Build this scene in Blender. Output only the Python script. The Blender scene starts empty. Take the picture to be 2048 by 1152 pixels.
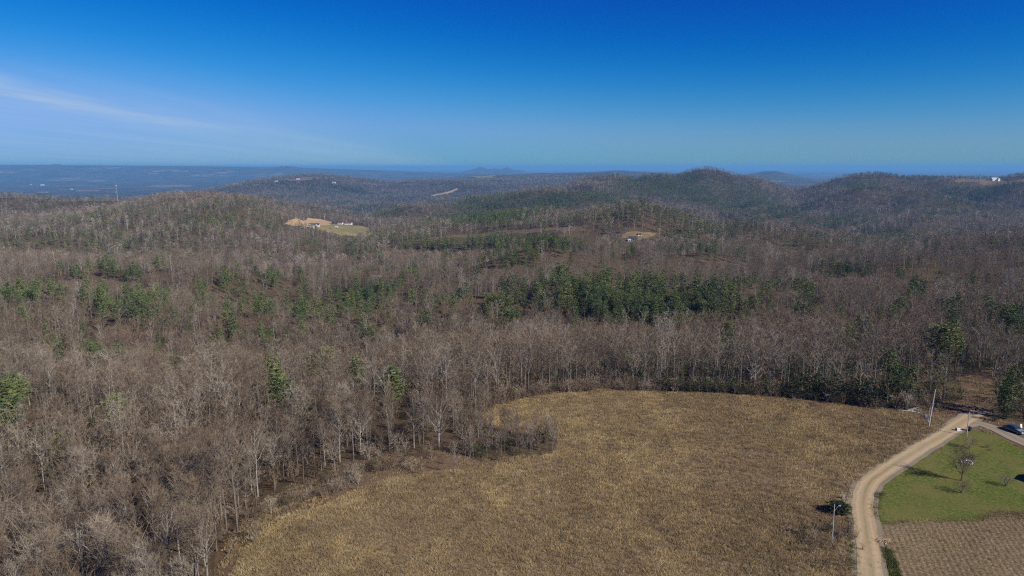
import bpy, bmesh, math, random
import numpy as np
from mathutils import Vector, Matrix
from mathutils.geometry import delaunay_2d_cdt

R = math.radians
rng = np.random.default_rng(7)
random.seed(7)
sc = bpy.context.scene
C = sc.collection

# ------------------------------------------------------------------ camera
CAM_Z = 62.0
F = 1365.0                       # focal length in pixels of a 2048 px wide picture
PITCH = math.atan((576 - 334.5) / F)
cam_d = bpy.data.cameras.new('camera')
cam_d.sensor_width = 36.0
cam_d.lens = F / 2048 * 36
cam_d.clip_start = 1.0
cam_d.clip_end = 300000.0
cam = bpy.data.objects.new('camera', cam_d)
C.objects.link(cam)
cam.location = (0, 0, CAM_Z)
cam.rotation_euler = (math.pi / 2 - PITCH, 0, 0)
sc.camera = cam

# ------------------------------------------------------------------ light and exposure
SUN_EL = R(34)
SH = Vector((-0.84, 0.54, 0)).normalized()          # the way shadows fall
to_sun = Vector((-SH.x * math.cos(SUN_EL), -SH.y * math.cos(SUN_EL), math.sin(SUN_EL)))
sun_d = bpy.data.lights.new('sun', 'SUN')
sun_d.energy = 4.6
sun_d.angle = R(0.53)
sun_d.color = (1.0, 0.93, 0.82)
sun = bpy.data.objects.new('sun', sun_d)
C.objects.link(sun)
sun.rotation_euler = to_sun.to_track_quat('Z', 'Y').to_euler()
sun.location = (0, 0, 200)

world = bpy.data.worlds.new("World")
sc.world = world
world.use_nodes = True
wn, wl = world.node_tree.nodes, world.node_tree.links
wn.clear()
wo = wn.new('ShaderNodeOutputWorld')
wb = wn.new('ShaderNodeBackground')
sky = wn.new('ShaderNodeTexSky')
sky.sky_type = 'NISHITA'
sky.sun_disc = False
sky.sun_elevation = SUN_EL
sky.sun_rotation = math.atan2(to_sun.x, to_sun.y)
sky.altitude = 600
sky.air_density = 1.0
sky.dust_density = 0.05
sky.ozone_density = 3.0
wb.inputs['Strength'].default_value = 0.10
gam = wn.new('ShaderNodeGamma')
gam.inputs['Gamma'].default_value = 1.25
hsv = wn.new('ShaderNodeHueSaturation')
hsv.inputs['Saturation'].default_value = 1.12
hsv.inputs['Value'].default_value = 0.55
# thin cirrus: streaks on a high flat layer, looked up where a direction meets it
tc = wn.new('ShaderNodeTexCoord')
sep = wn.new('ShaderNodeSeparateXYZ')
wl.new(tc.outputs['Generated'], sep.inputs[0])


def wmath(op, a, b=None, c=None):
    n = wn.new('ShaderNodeMath')
    n.operation = op
    for i, v in enumerate((a, b, c)):
        if v is None:
            continue
        if isinstance(v, (int, float)):
            n.inputs[i].default_value = v
        else:
            wl.new(v, n.inputs[i])
    return n.outputs[0]


zc = wmath('ADD', wmath('MAXIMUM', sep.outputs['Z'], 0.0), 0.02)
cx_ = wmath('DIVIDE', sep.outputs['X'], zc)
cy_ = wmath('DIVIDE', sep.outputs['Y'], zc)
comb = wn.new('ShaderNodeCombineXYZ')
wl.new(cx_, comb.inputs[0])
wl.new(cy_, comb.inputs[1])
mp = wn.new('ShaderNodeMapping')
mp.inputs['Rotation'].default_value = (0, 0, R(-12))
mp.inputs['Scale'].default_value = (1.1, 0.13, 1)
wl.new(comb.outputs[0], mp.inputs[0])
cn = wn.new('ShaderNodeTexNoise')
cn.inputs['Scale'].default_value = 1.0
cn.inputs['Detail'].default_value = 11
cn.inputs['Roughness'].default_value = 0.62
cn.inputs['Distortion'].default_value = 0.5
wl.new(mp.outputs[0], cn.inputs['Vector'])
cr = wn.new('ShaderNodeMapRange')
cr.inputs['From Min'].default_value = 0.38
cr.inputs['From Max'].default_value = 0.72
cr.inputs['To Min'].default_value = 0.50
cr.inputs['To Max'].default_value = 0.85
wl.new(cn.outputs['Fac'], cr.inputs['Value'])
# the cirrus bank lies to the left (west); open blue elsewhere
bank = wn.new('ShaderNodeMapRange')
bank.interpolation_type = 'SMOOTHSTEP'
bank.inputs['From Min'].default_value = -2.0
bank.inputs['From Max'].default_value = -6.0
wl.new(cx_, bank.inputs['Value'])
high = wn.new('ShaderNodeMapRange')
high.interpolation_type = 'SMOOTHSTEP'
high.inputs['From Min'].default_value = 0.17
high.inputs['From Max'].default_value = 0.08
wl.new(sep.outputs['Z'], high.inputs['Value'])
veil = wmath('MULTIPLY', wmath('MULTIPLY', cr.outputs[0], bank.outputs[0]), high.outputs[0])
n2w = wn.new('ShaderNodeTexNoise')
n2w.inputs['Scale'].default_value = 0.35
n2w.inputs['Detail'].default_value = 3
wl.new(comb.outputs[0], n2w.inputs['Vector'])
off_ = wmath('MULTIPLY_ADD', n2w.outputs['Fac'], 2.4, -1.2)
sq = wmath('POWER', wmath('DIVIDE', wmath('ADD', wmath('ADD', cx_, 5.5), off_), 0.55), 2.0)
streak = wmath('MULTIPLY', wmath('EXPONENT', wmath('MULTIPLY', sq, -1.0)), wmath('MULTIPLY_ADD', cn.outputs['Fac'], 1.9, -0.45))
near_ = wn.new('ShaderNodeMapRange')
near_.interpolation_type = 'SMOOTHSTEP'
near_.inputs['From Min'].default_value = 17.0
near_.inputs['From Max'].default_value = 7.0
wl.new(cy_, near_.inputs['Value'])
cf = wmath('MINIMUM', wmath('ADD', wmath('MULTIPLY', veil, 0.38), wmath('MULTIPLY', wmath('MAXIMUM', wmath('MULTIPLY', streak, 0.62), 0.0), near_.outputs[0])), 0.9)
cmix = wn.new('ShaderNodeMixRGB')
cmix.inputs['Color2'].default_value = (4.1, 4.9, 5.6, 1)
wl.new(cf, cmix.inputs['Fac'])
wl.new(sky.outputs[0], gam.inputs[0])
wl.new(gam.outputs[0], hsv.inputs['Color'])
sr = wn.new('ShaderNodeSeparateColor')
scb = wn.new('ShaderNodeCombineColor')
wl.new(hsv.outputs[0], sr.inputs[0])
# deep winter blue: each channel with its own response (values are 1 / strength)
K_ = 10 / 1.23
rmr = wn.new('ShaderNodeMapRange')
rmr.interpolation_type = 'SMOOTHSTEP'
rmr.inputs['From Min'].default_value = 1.0
rmr.inputs['From Max'].default_value = 5.0
rmr.inputs['To Min'].default_value = 0.001 * K_
rmr.inputs['To Max'].default_value = 0.155 * K_
wl.new(sr.outputs[0], rmr.inputs['Value'])
wl.new(rmr.outputs[0], scb.inputs[0])
wl.new(wmath('MULTIPLY', wmath('SUBTRACT', 1.0, wmath('EXPONENT', wmath('MULTIPLY', wmath('POWER', wmath('DIVIDE', sr.outputs[1], 4.5), 2.0), -1.2))), 0.385 * K_), scb.inputs[1])
wl.new(wmath('MULTIPLY', wmath('POWER', wmath('DIVIDE', sr.outputs[2], 4.5), 0.80), 0.475 * K_), scb.inputs[2])
wl.new(scb.outputs[0], cmix.inputs['Color1'])
wl.new(cmix.outputs[0], wb.inputs['Color'])
wl.new(wb.outputs[0], wo.inputs['Surface'])

sc.view_settings.view_transform = 'Standard'
sc.view_settings.look = 'None'
sc.view_settings.gamma = 1
sc.view_settings.use_curve_mapping = False
sc.view_settings.exposure = 0.35
sc.cycles.max_bounces = 3
sc.cycles.diffuse_bounces = 2
sc.cycles.glossy_bounces = 2
sc.cycles.volume_bounces = 0
sc.cycles.use_denoising = False
sc.cycles.caustics_reflective = False
sc.cycles.caustics_refractive = False
sc.cycles.use_adaptive_sampling = False
sc.cycles.filter_width = 1.2


# ------------------------------------------------------------------ noise
def _hash(ix, iy, seed):
    ix = ix.astype(np.int64); iy = iy.astype(np.int64)
    h = (ix * 374761393 + iy * 668265263 + seed * 974711) & 0xffffffff
    h = ((h ^ (h >> 13)) * 1274126177) & 0xffffffff
    h = (h ^ (h >> 16)) & 0xffffffff
    return h / 4294967295.0


def vnoise(x, y, seed=0):
    x = np.asarray(x, float); y = np.asarray(y, float)
    ix = np.floor(x); iy = np.floor(y)
    fx = x - ix; fy = y - iy
    fx = fx * fx * fx * (fx * (fx * 6 - 15) + 10); fy = fy * fy * fy * (fy * (fy * 6 - 15) + 10)
    a = _hash(ix, iy, seed); b = _hash(ix + 1, iy, seed)
    c = _hash(ix, iy + 1, seed); d = _hash(ix + 1, iy + 1, seed)
    return (a + (b - a) * fx) * (1 - fy) + (c + (d - c) * fx) * fy


def fbm(x, y, wl_, oct=4, seed=0, gain=0.5):
    s = 0; a = 1; t = 0
    x = np.asarray(x, float) / wl_; y = np.asarray(y, float) / wl_
    for i in range(oct):
        s = s + a * (vnoise(x * 2 ** i + 17.3 * i, y * 2 ** i - 9.1 * i, seed + i) * 2 - 1)
        t += a; a *= gain
    return s / t


# ------------------------------------------------------------------ terrain heights
COLS = np.array([-300, 0, 125, 250, 375, 500, 625, 750, 875, 1000, 1125, 1250, 1350, 1420, 1500, 1600, 1680, 1750, 1850, 1950, 2048, 2350], float)
# metres of ground height (near) ...
ZT = {
    20:   [-12, -6, -4, -2, 0] + [0] * 17,
    100:  [-10, -9, -7, -5, -3, -1, 0, 0, 0, 0] + [0] * 12,
    140:  [-12, -11, -10, -9, -7, -5, -2.5, -1, 0, 0] + [0] * 12,
    182:  [-14, -14, -13, -12, -11, -9, -6, -4, -1.5, 0, 0, 0, 0, 0, 0, 0, 0, 0, 0, 0, 0, 0],
    240:  [-18, -20, -20, -20, -20, -19, -17, -14, -12, -10, -9, -8, -8, -8, -8, -8, -7, -6, -4, -3, -3, -3],
    320:  [-28, -33, -35, -36, -36, -36, -36, -35, -34, -33, -33, -32, -30, -28, -27, -26, -24, -22, -18, -15, -12, -10],
    430:  [-22, -25, -25, -26, -28, -30, -29, -25, -21, -20, -19, -19, -20, -22, -22, -20, -18, -18, -16, -15, -14, -14],
    520:  [-34, -40, -42, -44, -46, -48, -46, -44, -42, -42, -42, -42, -40, -38, -38, -38, -36, -34, -30, -28, -26, -24],
    660:  [-38, -44, -46, -46, -46, -48, -46, -42, -38, -36, -34, -33, -33, -34, -34, -34, -34, -33, -31, -30, -28, -28],
    800:  [-46, -52, -56, -58, -60, -62, -60, -56, -50, -46, -44, -42, -42, -44, -46, -48, -48, -46, -44, -42, -40, -38],
    1000: [-45, -50, -54, -58, -60, -62, -60, -56, -44, -38, -36, -35, -37, -40, -44, -48, -50, -52, -50, -48, -46, -46],
}
# ... and, farther off, the picture row at which the canopy on that ground would be seen
RT = {
    1400: [430, 430, 430, 432, 436, 442, 456, 474, 474, 470, 464, 458, 457, 458, 458, 457, 456, 454, 452, 450, 450, 452],
    1900: [404, 402, 403, 402, 403, 408, 436, 448, 453, 446, 436, 430, 436, 444, 444, 444, 442, 436, 430, 428, 430, 430],
    2600: [425, 425, 425, 420, 418, 418, 428, 440, 424, 404, 392, 396, 398, 402, 404, 412, 404, 392, 390, 388, 384, 388],
    3300: [425, 422, 420, 418, 416, 420, 428, 432, 412, 392, 378, 358, 350, 345, 350, 378, 357, 351, 355, 357, 351, 351],
    4500: [416, 414, 408, 404, 398, 388, 392, 410, 404, 392, 390, 388, 388, 388, 390, 396, 396, 394, 392, 390, 390, 390],
    6000: [412, 410, 402, 396, 384, 362, 352, 356, 354, 356, 356, 360, 374, 382, 386, 388, 388, 388, 388, 388, 388, 388],
    8000: [392, 392, 392, 390, 386, 380, 375, 372, 362, 351, 348, 350, 354, 360, 368, 372, 374, 376, 378, 378, 378, 378],
    12000: [371, 371, 371, 371, 370, 368, 366, 362, 358, 350, 345, 344, 348, 354, 352, 356, 360, 364, 368, 368, 368, 368],
    14500: [362, 362, 362, 362, 362, 362, 362, 362, 358, 354, 350, 350, 352, 356, 358, 360, 362, 362, 362, 362, 362, 362],
    19000: [329.5, 329.5, 330, 331, 332, 334, 336.5, 340, 345, 349] + [354] * 12,
    24000: [345] * 8 + [348] * 14,
    27000: [347] * 22,
    40000: [343] * 22,
    58000: [340] * 22,
    90000: [338] * 22,
}


def row2z(row, Y):
    return CAM_Z - Y * np.tan(PITCH - np.arctan((576 - np.asarray(row, float)) / F))


YS = []
ZS = []
for y_, v in sorted(ZT.items()):
    YS.append(y_); ZS.append(np.array(v, float))
for y_, v in sorted(RT.items()):
    YS.append(y_); ZS.append(row2z(v, y_) - (12 if y_ < 9000 else 0))
LY = np.log(np.array(YS, float))
ZS = np.array(ZS)


def col_of_u(u, Y):
    # picture column of a point on the ground near the horizon
    return 1024 + u * F * np.interp(np.log(Y), np.log([60, 100, 200, 400, 1000, 3000, 90000]), [.88, .92, .955, .985, 1.002, 1.012, 1.016])


def hermite(xs, fs, x):
    """monotone-ish cubic along axis 0 at scalar positions x (fs: len(xs) x n)"""
    d = np.diff(fs, axis=0) / np.diff(xs)[:, None]
    m = np.zeros_like(fs)
    m[1:-1] = np.where(d[1:] * d[:-1] > 0, 2 * d[1:] * d[:-1] / (d[1:] + d[:-1] + 1e-12 * np.sign(d[1:] + d[:-1] + 1e-30)), 0)
    m[0] = d[0]; m[-1] = d[-1]
    i = np.clip(np.searchsorted(xs, x) - 1, 0, len(xs) - 2)
    h = (xs[i + 1] - xs[i]); t = np.clip((x - xs[i]) / h, 0, 1)
    t = t[:, None]; h = h[:, None]
    return ((2 * t ** 3 - 3 * t ** 2 + 1) * fs[i] + (t ** 3 - 2 * t ** 2 + t) * h * m[i]
            + (-2 * t ** 3 + 3 * t ** 2) * fs[i + 1] + (t ** 3 - t ** 2) * h * m[i + 1])


NU, NY = 560, 430
U0, U1 = -1.3, 1.3
Y0, Y1 = 30.0, 58000.0
ug = np.linspace(U0, U1, NU)
lyg = np.linspace(math.log(Y0), math.log(Y1), NY)
yg = np.exp(lyg)
ZT2 = np.stack([hermite(COLS, ZS[k][:, None], np.clip(col_of_u(ug, YS[k]), COLS[0], COLS[-1]))[:, 0] for k in range(len(YS))])   # stations x NU
UU, YY = np.meshgrid(ug, yg)
shift = 0.13 * fbm(UU * 4.0 + 3, np.log(YY) * 1.5, 1.0, 3, 88) * np.clip((YY - 200) / 100, 0, 1) * np.clip(2 - YY / 1500, 0, 1)
ZG = np.empty((NY, NU))
for _c in range(NU):
    ZG[:, _c] = hermite(LY, ZT2[:, _c:_c + 1], lyg + shift[:, _c])[:, 0]
XX = UU * YY
amp = np.interp(lyg, np.log([170, 260, 500, 1000, 2000, 3300, 6000, 9000, 15000, 40000, 90000]),
                [0, 4, 10, 20, 40, 19, 34, 26, 16, 6, 2])[:, None]
wv = np.interp(lyg, np.log([200, 1000, 3000, 8000, 40000]), [110, 230, 420, 1100, 3500])[:, None]
# three scales of hills, each fading in where it can be seen
def billow(x, y, wl_, oct, seed):
    q = np.abs(fbm(x + 0.35 * wl_ * fbm(x, y, wl_ * 1.7, 2, seed + 9), y, wl_, oct, seed, .42))
    return q * 3.2 - 0.75


n1 = billow(XX, YY, 210, 3, 11); n2 = billow(XX, YY, 620, 3, 23); n3 = billow(XX, YY, 1500, 4, 31); n4 = fbm(XX, YY, 5000, 4, 41)
w1 = np.exp(-((lyg - math.log(450)) / 0.9) ** 2)[:, None]
w2 = np.exp(-((lyg - math.log(1800)) / 0.9) ** 2)[:, None]
w3 = np.exp(-((lyg - math.log(5500)) / 0.8) ** 2)[:, None]
w4 = np.clip((lyg - math.log(9000)) / 1.5, 0, 1)[:, None]
colQ = col_of_u(UU, YY)
flat = 1 - .8 * np.exp(-((colQ - 665) / 130) ** 2 - ((np.log(YY) - math.log(1750)) / .22) ** 2)      # the farmed shelf on the left ridge
ZG = ZG + flat * amp * (n1 * w1 * 1.05 + n2 * w2 + n3 * w3 + n4 * w4 * 1.2)
ZG = ZG + flat * billow(XX, YY, 330, 3, 57) * 20 * np.exp(-((lyg - math.log(2600)) / 0.55) ** 2)[:, None]
ZG = ZG + np.clip((YY - 150) / 100, 0, 1) * fbm(XX, YY, 45, 2, 5) * np.clip(2 - YY / 1500, 0, 1) * 1.3
ZG = ZG + fbm(XX, YY, 40, 3, 3) * 0.25 * (YY < 260)
# the blue mountain group on the skyline and the distant knob
colG = col_of_u(UU, YY)
for (cc, ww, yy_, wy, hh) in ((962, 16, 22500, 0.08, 225), (990, 13, 22500, 0.08, 165), (1015, 14, 22500, 0.08, 215), (936, 14, 22500, 0.08, 110), (1042, 14, 22500, 0.08, 140),
                              (575, 22, 19000, 0.10, 45), (115, 12, 19000, .08, 22),
                              (1545, 45, 12000, 0.10, 95), (820, 16, 8600, 0.08, 60), (965, 60, 14500, .10, 80), (1085, 22, 15000, .10, 60), (1235, 36, 13000, .10, 45), (1335, 22, 14000, .10, 55), (1290, 16, 14000, .10, 30),
                              (1920, 45, 2900, .10, 14), (1165, 60, 3000, 0.14, 26)):
    ZG = ZG + hh * np.exp(-((colG - cc) / ww) ** 2) * np.exp(-((np.log(YY) - math.log(yy_)) / wy) ** 2)


def ground(x, y):
    """height of the ground mesh (bilinear in its own grid)"""
    x = np.asarray(x, float); y = np.maximum(np.asarray(y, float), Y0)
    fu = np.clip((x / y - U0) / (U1 - U0) * (NU - 1), 0, NU - 1.001)
    fy = np.clip((np.log(y) - lyg[0]) / (lyg[-1] - lyg[0]) * (NY - 1), 0, NY - 1.001)
    # the mesh is linear in y between rings
    i = fu.astype(int); j = fy.astype(int)
    a = fu - i
    b = (y - yg[j]) / (yg[j + 1] - yg[j])
    return (ZG[j, i] * (1 - a) + ZG[j, i + 1] * a) * (1 - b) + (ZG[j + 1, i] * (1 - a) + ZG[j + 1, i + 1] * a) * b


def gz(x, y):
    return float(ground(x, y))


_t = np.exp(np.linspace(math.log(50), math.log(84000), 6000))


def spot(px, py, lift=0.0):
    """the place on the ground (lifted by lift) that lies under a picture position of the survey"""
    s = (px - 1024) / F; t = (576 - py) / F
    dy = math.cos(PITCH) + t * math.sin(PITCH); dz = -math.sin(PITCH) + t * math.cos(PITCH)
    Y = _t; X = s / dy * Y; Z = CAM_Z + dz / dy * Y
    below = Z < ground(X, Y) + lift
    k = int(np.argmax(below))
    if not below.any():
        k = len(Y) - 1
    if k > 0:
        a = Z[k - 1] - ground(X[k - 1], Y[k - 1]) - lift
        b = Z[k] - ground(X[k], Y[k]) - lift
        f = a / (a - b) if a != b else 0
        yy = Y[k - 1] + (Y[k] - Y[k - 1]) * f
    else:
        yy = Y[k]
    return (s / dy * yy, yy)


def project(x, y, z):
    dx, dy, dz = x, y, z - CAM_Z
    f = dy * math.cos(PITCH) - dz * math.sin(PITCH)
    u = dy * math.sin(PITCH) + dz * math.cos(PITCH)
    return 1024 + F * dx / f, 576 - F * u / f


def poly(pts):
    return np.array([spot(*p) for p in pts])


def inside(P, x, y):
    x = np.asarray(x); y = np.asarray(y)
    c = np.zeros(x.shape, bool)
    n = len(P)
    for i in range(n):
        x0, y0 = P[i]; x1, y1 = P[(i + 1) % n]
        hit = ((y0 > y) != (y1 > y)) & (x < (x1 - x0) * (y - y0) / (y1 - y0 + 1e-12) + x0)
        c ^= hit
    return c


# ------------------------------------------------------------------ materials
def mat(name):
    m = bpy.data.materials.new(name)
    m.use_nodes = True
    n, l = m.node_tree.nodes, m.node_tree.links
    b = n['Principled BSDF']
    b.inputs['Specular IOR Level'].default_value = 0.2
    b.inputs['Roughness'].default_value = 0.85
    return m, n, l, b


def ramp(n, l, fac, stops, interp='LINEAR'):
    r = n.new('ShaderNodeValToRGB')
    r.color_ramp.interpolation = interp
    e = r.color_ramp.elements
    while len(e) > 1:
        e.remove(e[-1])
    for i, (p, c) in enumerate(stops):
        if i == 0:
            e[0].position = p
            e[0].color = (*c, 1)
        else:
            q = e.new(p)
            q.color = (*c, 1)
    l.new(fac, r.inputs[0])
    return r.outputs[0]


def noise(n, l, vec, scale, detail=5, rough=0.6, dist=0.0):
    t = n.new('ShaderNodeTexNoise')
    t.inputs['Scale'].default_value = scale
    t.inputs['Detail'].default_value = detail
    t.inputs['Roughness'].default_value = rough
    t.inputs['Distortion'].default_value = dist
    l.new(vec, t.inputs['Vector'])
    return t.outputs['Fac']


def mixc(n, l, fac, a, b, mode='MIX'):
    m = n.new('ShaderNodeMixRGB')
    m.blend_type = mode
    for i, v in enumerate((fac, a, b)):
        if isinstance(v, (int, float)):
            m.inputs[i].default_value = v
        elif isinstance(v, tuple):
            m.inputs[i].default_value = (*v, 1)
        else:
            l.new(v, m.inputs[i])
    return m.outputs[0]


def pos(n, rot=0, scale=(1, 1, 1), l=None):
    g = n.new('ShaderNodeNewGeometry')
    if rot == 0 and scale == (1, 1, 1):
        return g.outputs['Position']
    m = n.new('ShaderNodeMapping')
    m.inputs['Rotation'].default_value = (0, 0, rot)
    m.inputs['Scale'].default_value = scale
    l.new(g.outputs['Position'], m.inputs[0])
    return m.outputs[0]


def bump(n, l, b, h, strength=0.5, dist=0.1):
    k = n.new('ShaderNodeBump')
    k.inputs['Strength'].default_value = strength
    k.inputs['Distance'].default_value = dist
    l.new(h, k.inputs['Height'])
    l.new(k.outputs[0], b.inputs['Normal'])


def plain(name, col, rough=0.6, metal=0.0, var=0.15, scale=3.0, spec=0.4):
    m, n, l, b = mat(name)
    t = n.new('ShaderNodeTexCoord')
    f = noise(n, l, t.outputs['Object'], scale, 4)
    c = ramp(n, l, f, [(0.3, tuple(c * (1 - var) for c in col)), (0.7, tuple(min(1, c * (1 + var)) for c in col))])
    l.new(c, b.inputs['Base Color'])
    b.inputs['Roughness'].default_value = rough
    b.inputs['Metallic'].default_value = metal
    b.inputs['Specular IOR Level'].default_value = spec
    return m


def ground_material():
    m, n, l, b = mat('woodland_ground')
    p = pos(n)
    f1 = noise(n, l, p, 0.9, 6, 0.7)
    litter = ramp(n, l, f1, [(0.25, (0.035, 0.027, 0.018)), (0.5, (0.095, 0.07, 0.043)), (0.75, (0.19, 0.14, 0.085))])
    f2 = noise(n, l, p, 0.03, 4, 0.6)
    litter = mixc(n, l, ramp(n, l, f2, [(0.4, (0, 0, 0)), (0.7, (1, 1, 1))]), litter, (0.11, 0.078, 0.045))
    # woods too far off to tell one tree from the next
    f3 = noise(n, l, p, 0.045, 6, 0.85)
    wood = ramp(n, l, f3, [(0.30, (0.035, 0.030, 0.027)), (0.5, (0.085, 0.068, 0.058)), (0.68, (0.14, 0.11, 0.095))])
    f4 = noise(n, l, p, 0.0035, 8, 0.72)
    green = ramp(n, l, noise(n, l, p, 0.04, 5, 0.8), [(0.35, (0.010, 0.022, 0.012)), (0.7, (0.04, 0.065, 0.03))])
    wood = mixc(n, l, ramp(n, l, f4, [(0.53, (0, 0, 0)), (0.60, (1, 1, 1))]), wood, green)
    v = n.new('ShaderNodeTexVoronoi')
    v.inputs['Scale'].default_value = 0.0016
    l.new(p, v.inputs['Vector'])
    vr = ramp(n, l, v.outputs['Color'], [(0.0, (0, 0, 0)), (0.80, (0, 0, 0)), (0.83, (1, 1, 1))])
    f5 = noise(n, l, p, 0.004, 3, 0.5)
    op = mixc(n, l, 1.0, vr, ramp(n, l, f5, [(0.50, (0, 0, 0)), (0.56, (1, 1, 1))]), 'MULTIPLY')
    sx = n.new('ShaderNodeSeparateXYZ')
    l.new(p, sx.inputs[0])
    far2 = n.new('ShaderNodeMapRange')
    far2.inputs['From Min'].default_value = 6500
    far2.inputs['From Max'].default_value = 9000
    l.new(sx.outputs['Y'], far2.inputs['Value'])
    op = mixc(n, l, 1.0, op, far2.outputs[0], 'MULTIPLY')
    f6 = noise(n, l, p, 0.0016, 10, 0.85)
    wood = mixc(n, l, 0.75, wood, ramp(n, l, f6, [(0.36, (0.15, .15, .15)), (0.5, (.5, .5, .5)), (0.64, (0.95, 0.92, 0.88))]), 'OVERLAY')
    wood = mixc(n, l, op, wood, (0.30, 0.22, 0.14))
    far = n.new('ShaderNodeMapRange')
    far.inputs['From Min'].default_value = 1500
    far.inputs['From Max'].default_value = 3500
    l.new(sx.outputs['Y'], far.inputs['Value'])
    l.new(mixc(n, l, far.outputs[0], litter, wood), b.inputs['Base Color'])
    h = n.new('ShaderNodeMath'); h.operation = 'MULTIPLY'
    l.new(f3, h.inputs[0]); l.new(far.outputs[0], h.inputs[1])
    bump(n, l, b, h.outputs[0], 0.8, 14.0)
    b.inputs['Specular IOR Level'].default_value = 0.0
    return m


def grass_material(name, stops, patch=None, s1=1.6, s2=0.05, bumpd=0.15, rot=R(20), stretch=(1, 1, 1)):
    m, n, l, b = mat(name)
    p = pos(n, rot, stretch, l)
    f1 = noise(n, l, p, s1, 6, 0.75)
    c = ramp(n, l, f1, stops)
    if patch:
        f2 = noise(n, l, pos(n), s2, 5, 0.65)
        c = mixc(n, l, ramp(n, l, f2, [(0.40, (0, 0, 0)), (0.62, (0.8, 0.8, 0.8))]), c, mixc(n, l, 0.75, c, patch))
    l.new(c, b.inputs['Base Color'])
    bump(n, l, b, f1, 0.7, bumpd)
    b.inputs['Specular IOR Level'].default_value = 0.05
    return m


M = {}
M['ground'] = ground_material()
M['field'] = grass_material('dry_field', [(0.28, (0.075, 0.052, 0.030)), (0.45, (0.20, 0.145, 0.078)), (0.60, (0.33, 0.25, 0.135)), (0.75, (0.46, 0.36, 0.20))], (0.15, 0.095, 0.055), 1.3, 0.045, 0.3)
M['lawn'] = grass_material('lawn_grass', [(0.3, (0.030, 0.052, 0.009)), (0.43, (0.068, 0.098, 0.017)), (0.54, (0.112, 0.134, 0.028)), (0.66, (0.20, 0.185, 0.065))], (0.17, 0.145, 0.05), 1.6, 0.11, 0.12)
M['sand'] = grass_material('bare_earth', [(0.3, (0.38, 0.25, 0.12)), (0.5, (0.50, 0.34, 0.18)), (0.7, (0.58, 0.44, 0.27))], (0.30, 0.22, 0.12), 0.06, 0.02, 0.4)
M['clay'] = grass_material('far_clay', [(0.3, (0.16, 0.11, 0.075)), (0.5, (0.24, 0.165, 0.11)), (0.7, (0.30, 0.215, 0.15))], (0.13, 0.10, 0.07), 0.01, 0.004, 0.4)
M['pasture'] = grass_material('far_pasture', [(0.3, (0.13, 0.14, 0.05)), (0.5, (0.20, 0.19, 0.075)), (0.7, (0.29, 0.23, 0.11))], (0.36, 0.25, 0.12), 0.05, 0.015, 0.3)
M['tan'] = grass_material('broomsedge', [(0.3, (0.11, 0.085, 0.04)), (0.5, (0.20, 0.155, 0.08)), (0.7, (0.29, 0.225, 0.12))], (0.15, 0.10, 0.06), 0.12, 0.03, 0.3)


def road_material(name, base, streak, rough_col):
    m, n, l, b = mat(name)
    t = n.new('ShaderNodeUVMap')
    mpg = n.new('ShaderNodeMapping')
    mpg.inputs['Scale'].default_value = (1, 0.04, 1)
    l.new(t.outputs[0], mpg.inputs[0])
    f = noise(n, l, mpg.outputs[0], 5, 3, 0.55)
    c = ramp(n, l, f, [(0.3, base), (0.5, streak), (0.7, rough_col)])
    sxy = n.new('ShaderNodeSeparateXYZ'); l.new(t.outputs[0], sxy.inputs[0])
    wob = n.new('ShaderNodeMath'); wob.operation = 'MULTIPLY_ADD'
    l.new(noise(n, l, pos(n), 0.25, 2, 0.5), wob.inputs[0]); wob.inputs[1].default_value = 0.10; l.new(sxy.outputs[0], wob.inputs[2])
    rut = ramp(n, l, wob.outputs[0], [(0.0, (.42, .44, .40)), (0.16, (.5, .5, .5)), (0.26, (.62, .61, .58)), (0.38, (.5, .5, .5)), (0.52, (.40, .42, .36)), (0.66, (.5, .5, .5)), (0.78, (.63, .61, .58)), (0.92, (.5, .5, .5)), (1.0, (.42, .44, .40))])
    c = mixc(n, l, 0.8, c, rut, 'OVERLAY')
    g = noise(n, l, pos(n), 2.2, 6, 0.7)
    c = mixc(n, l, 0.35, c, ramp(n, l, g, [(0.3, (0.30, 0.29, 0.27)), (0.7, (0.75, 0.73, 0.70))]), 'OVERLAY')
    l.new(c, b.inputs['Base Color'])
    bump(n, l, b, g, 0.4, 0.04)
    return m


M['road'] = road_material('packed_dirt', (0.31, 0.235, 0.125), (0.39, 0.305, 0.175), (0.36, 0.295, 0.20))
M['gravel'] = road_material('grey_gravel', (0.20, 0.165, 0.115), (0.27, 0.23, 0.17), (0.24, 0.19, 0.13))


_ra = spot(1774, 1108); _rb = spot(1790, 1152)
ROWA = math.atan2(_ra[1] - _rb[1], _ra[0] - _rb[0]) - math.pi / 2        # how far the crop rows lean from due ahead


def stubble_material():
    m, n, l, b = mat('crop_stubble')
    w = n.new('ShaderNodeTexWave')
    w.wave_type = 'BANDS'; w.bands_direction = 'X'
    w.inputs['Scale'].default_value = 0.35
    w.inputs['Distortion'].default_value = 1.2
    w.inputs['Detail'].default_value = 4
    w.inputs['Detail Scale'].default_value = 1.2
    l.new(pos(n, -ROWA, (1, 1, 1), l), w.inputs['Vector'])
    f = noise(n, l, pos(n), 2.4, 6, 0.75)
    k = n.new('ShaderNodeMath'); k.operation = 'MULTIPLY_ADD'
    l.new(w.outputs['Fac'], k.inputs[0]); k.inputs[1].default_value = 0.07
    l.new(f, k.inputs[2])
    c = ramp(n, l, k.outputs[0], [(0.38, (0.08, 0.062, 0.034)), (0.56, (0.21, 0.16, 0.088)), (0.75, (0.40, 0.31, 0.18))])
    l.new(c, b.inputs['Base Color'])
    bump(n, l, b, k.outputs[0], 0.6, 0.2)
    b.inputs['Specular IOR Level'].default_value = 0.05
    return m


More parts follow.
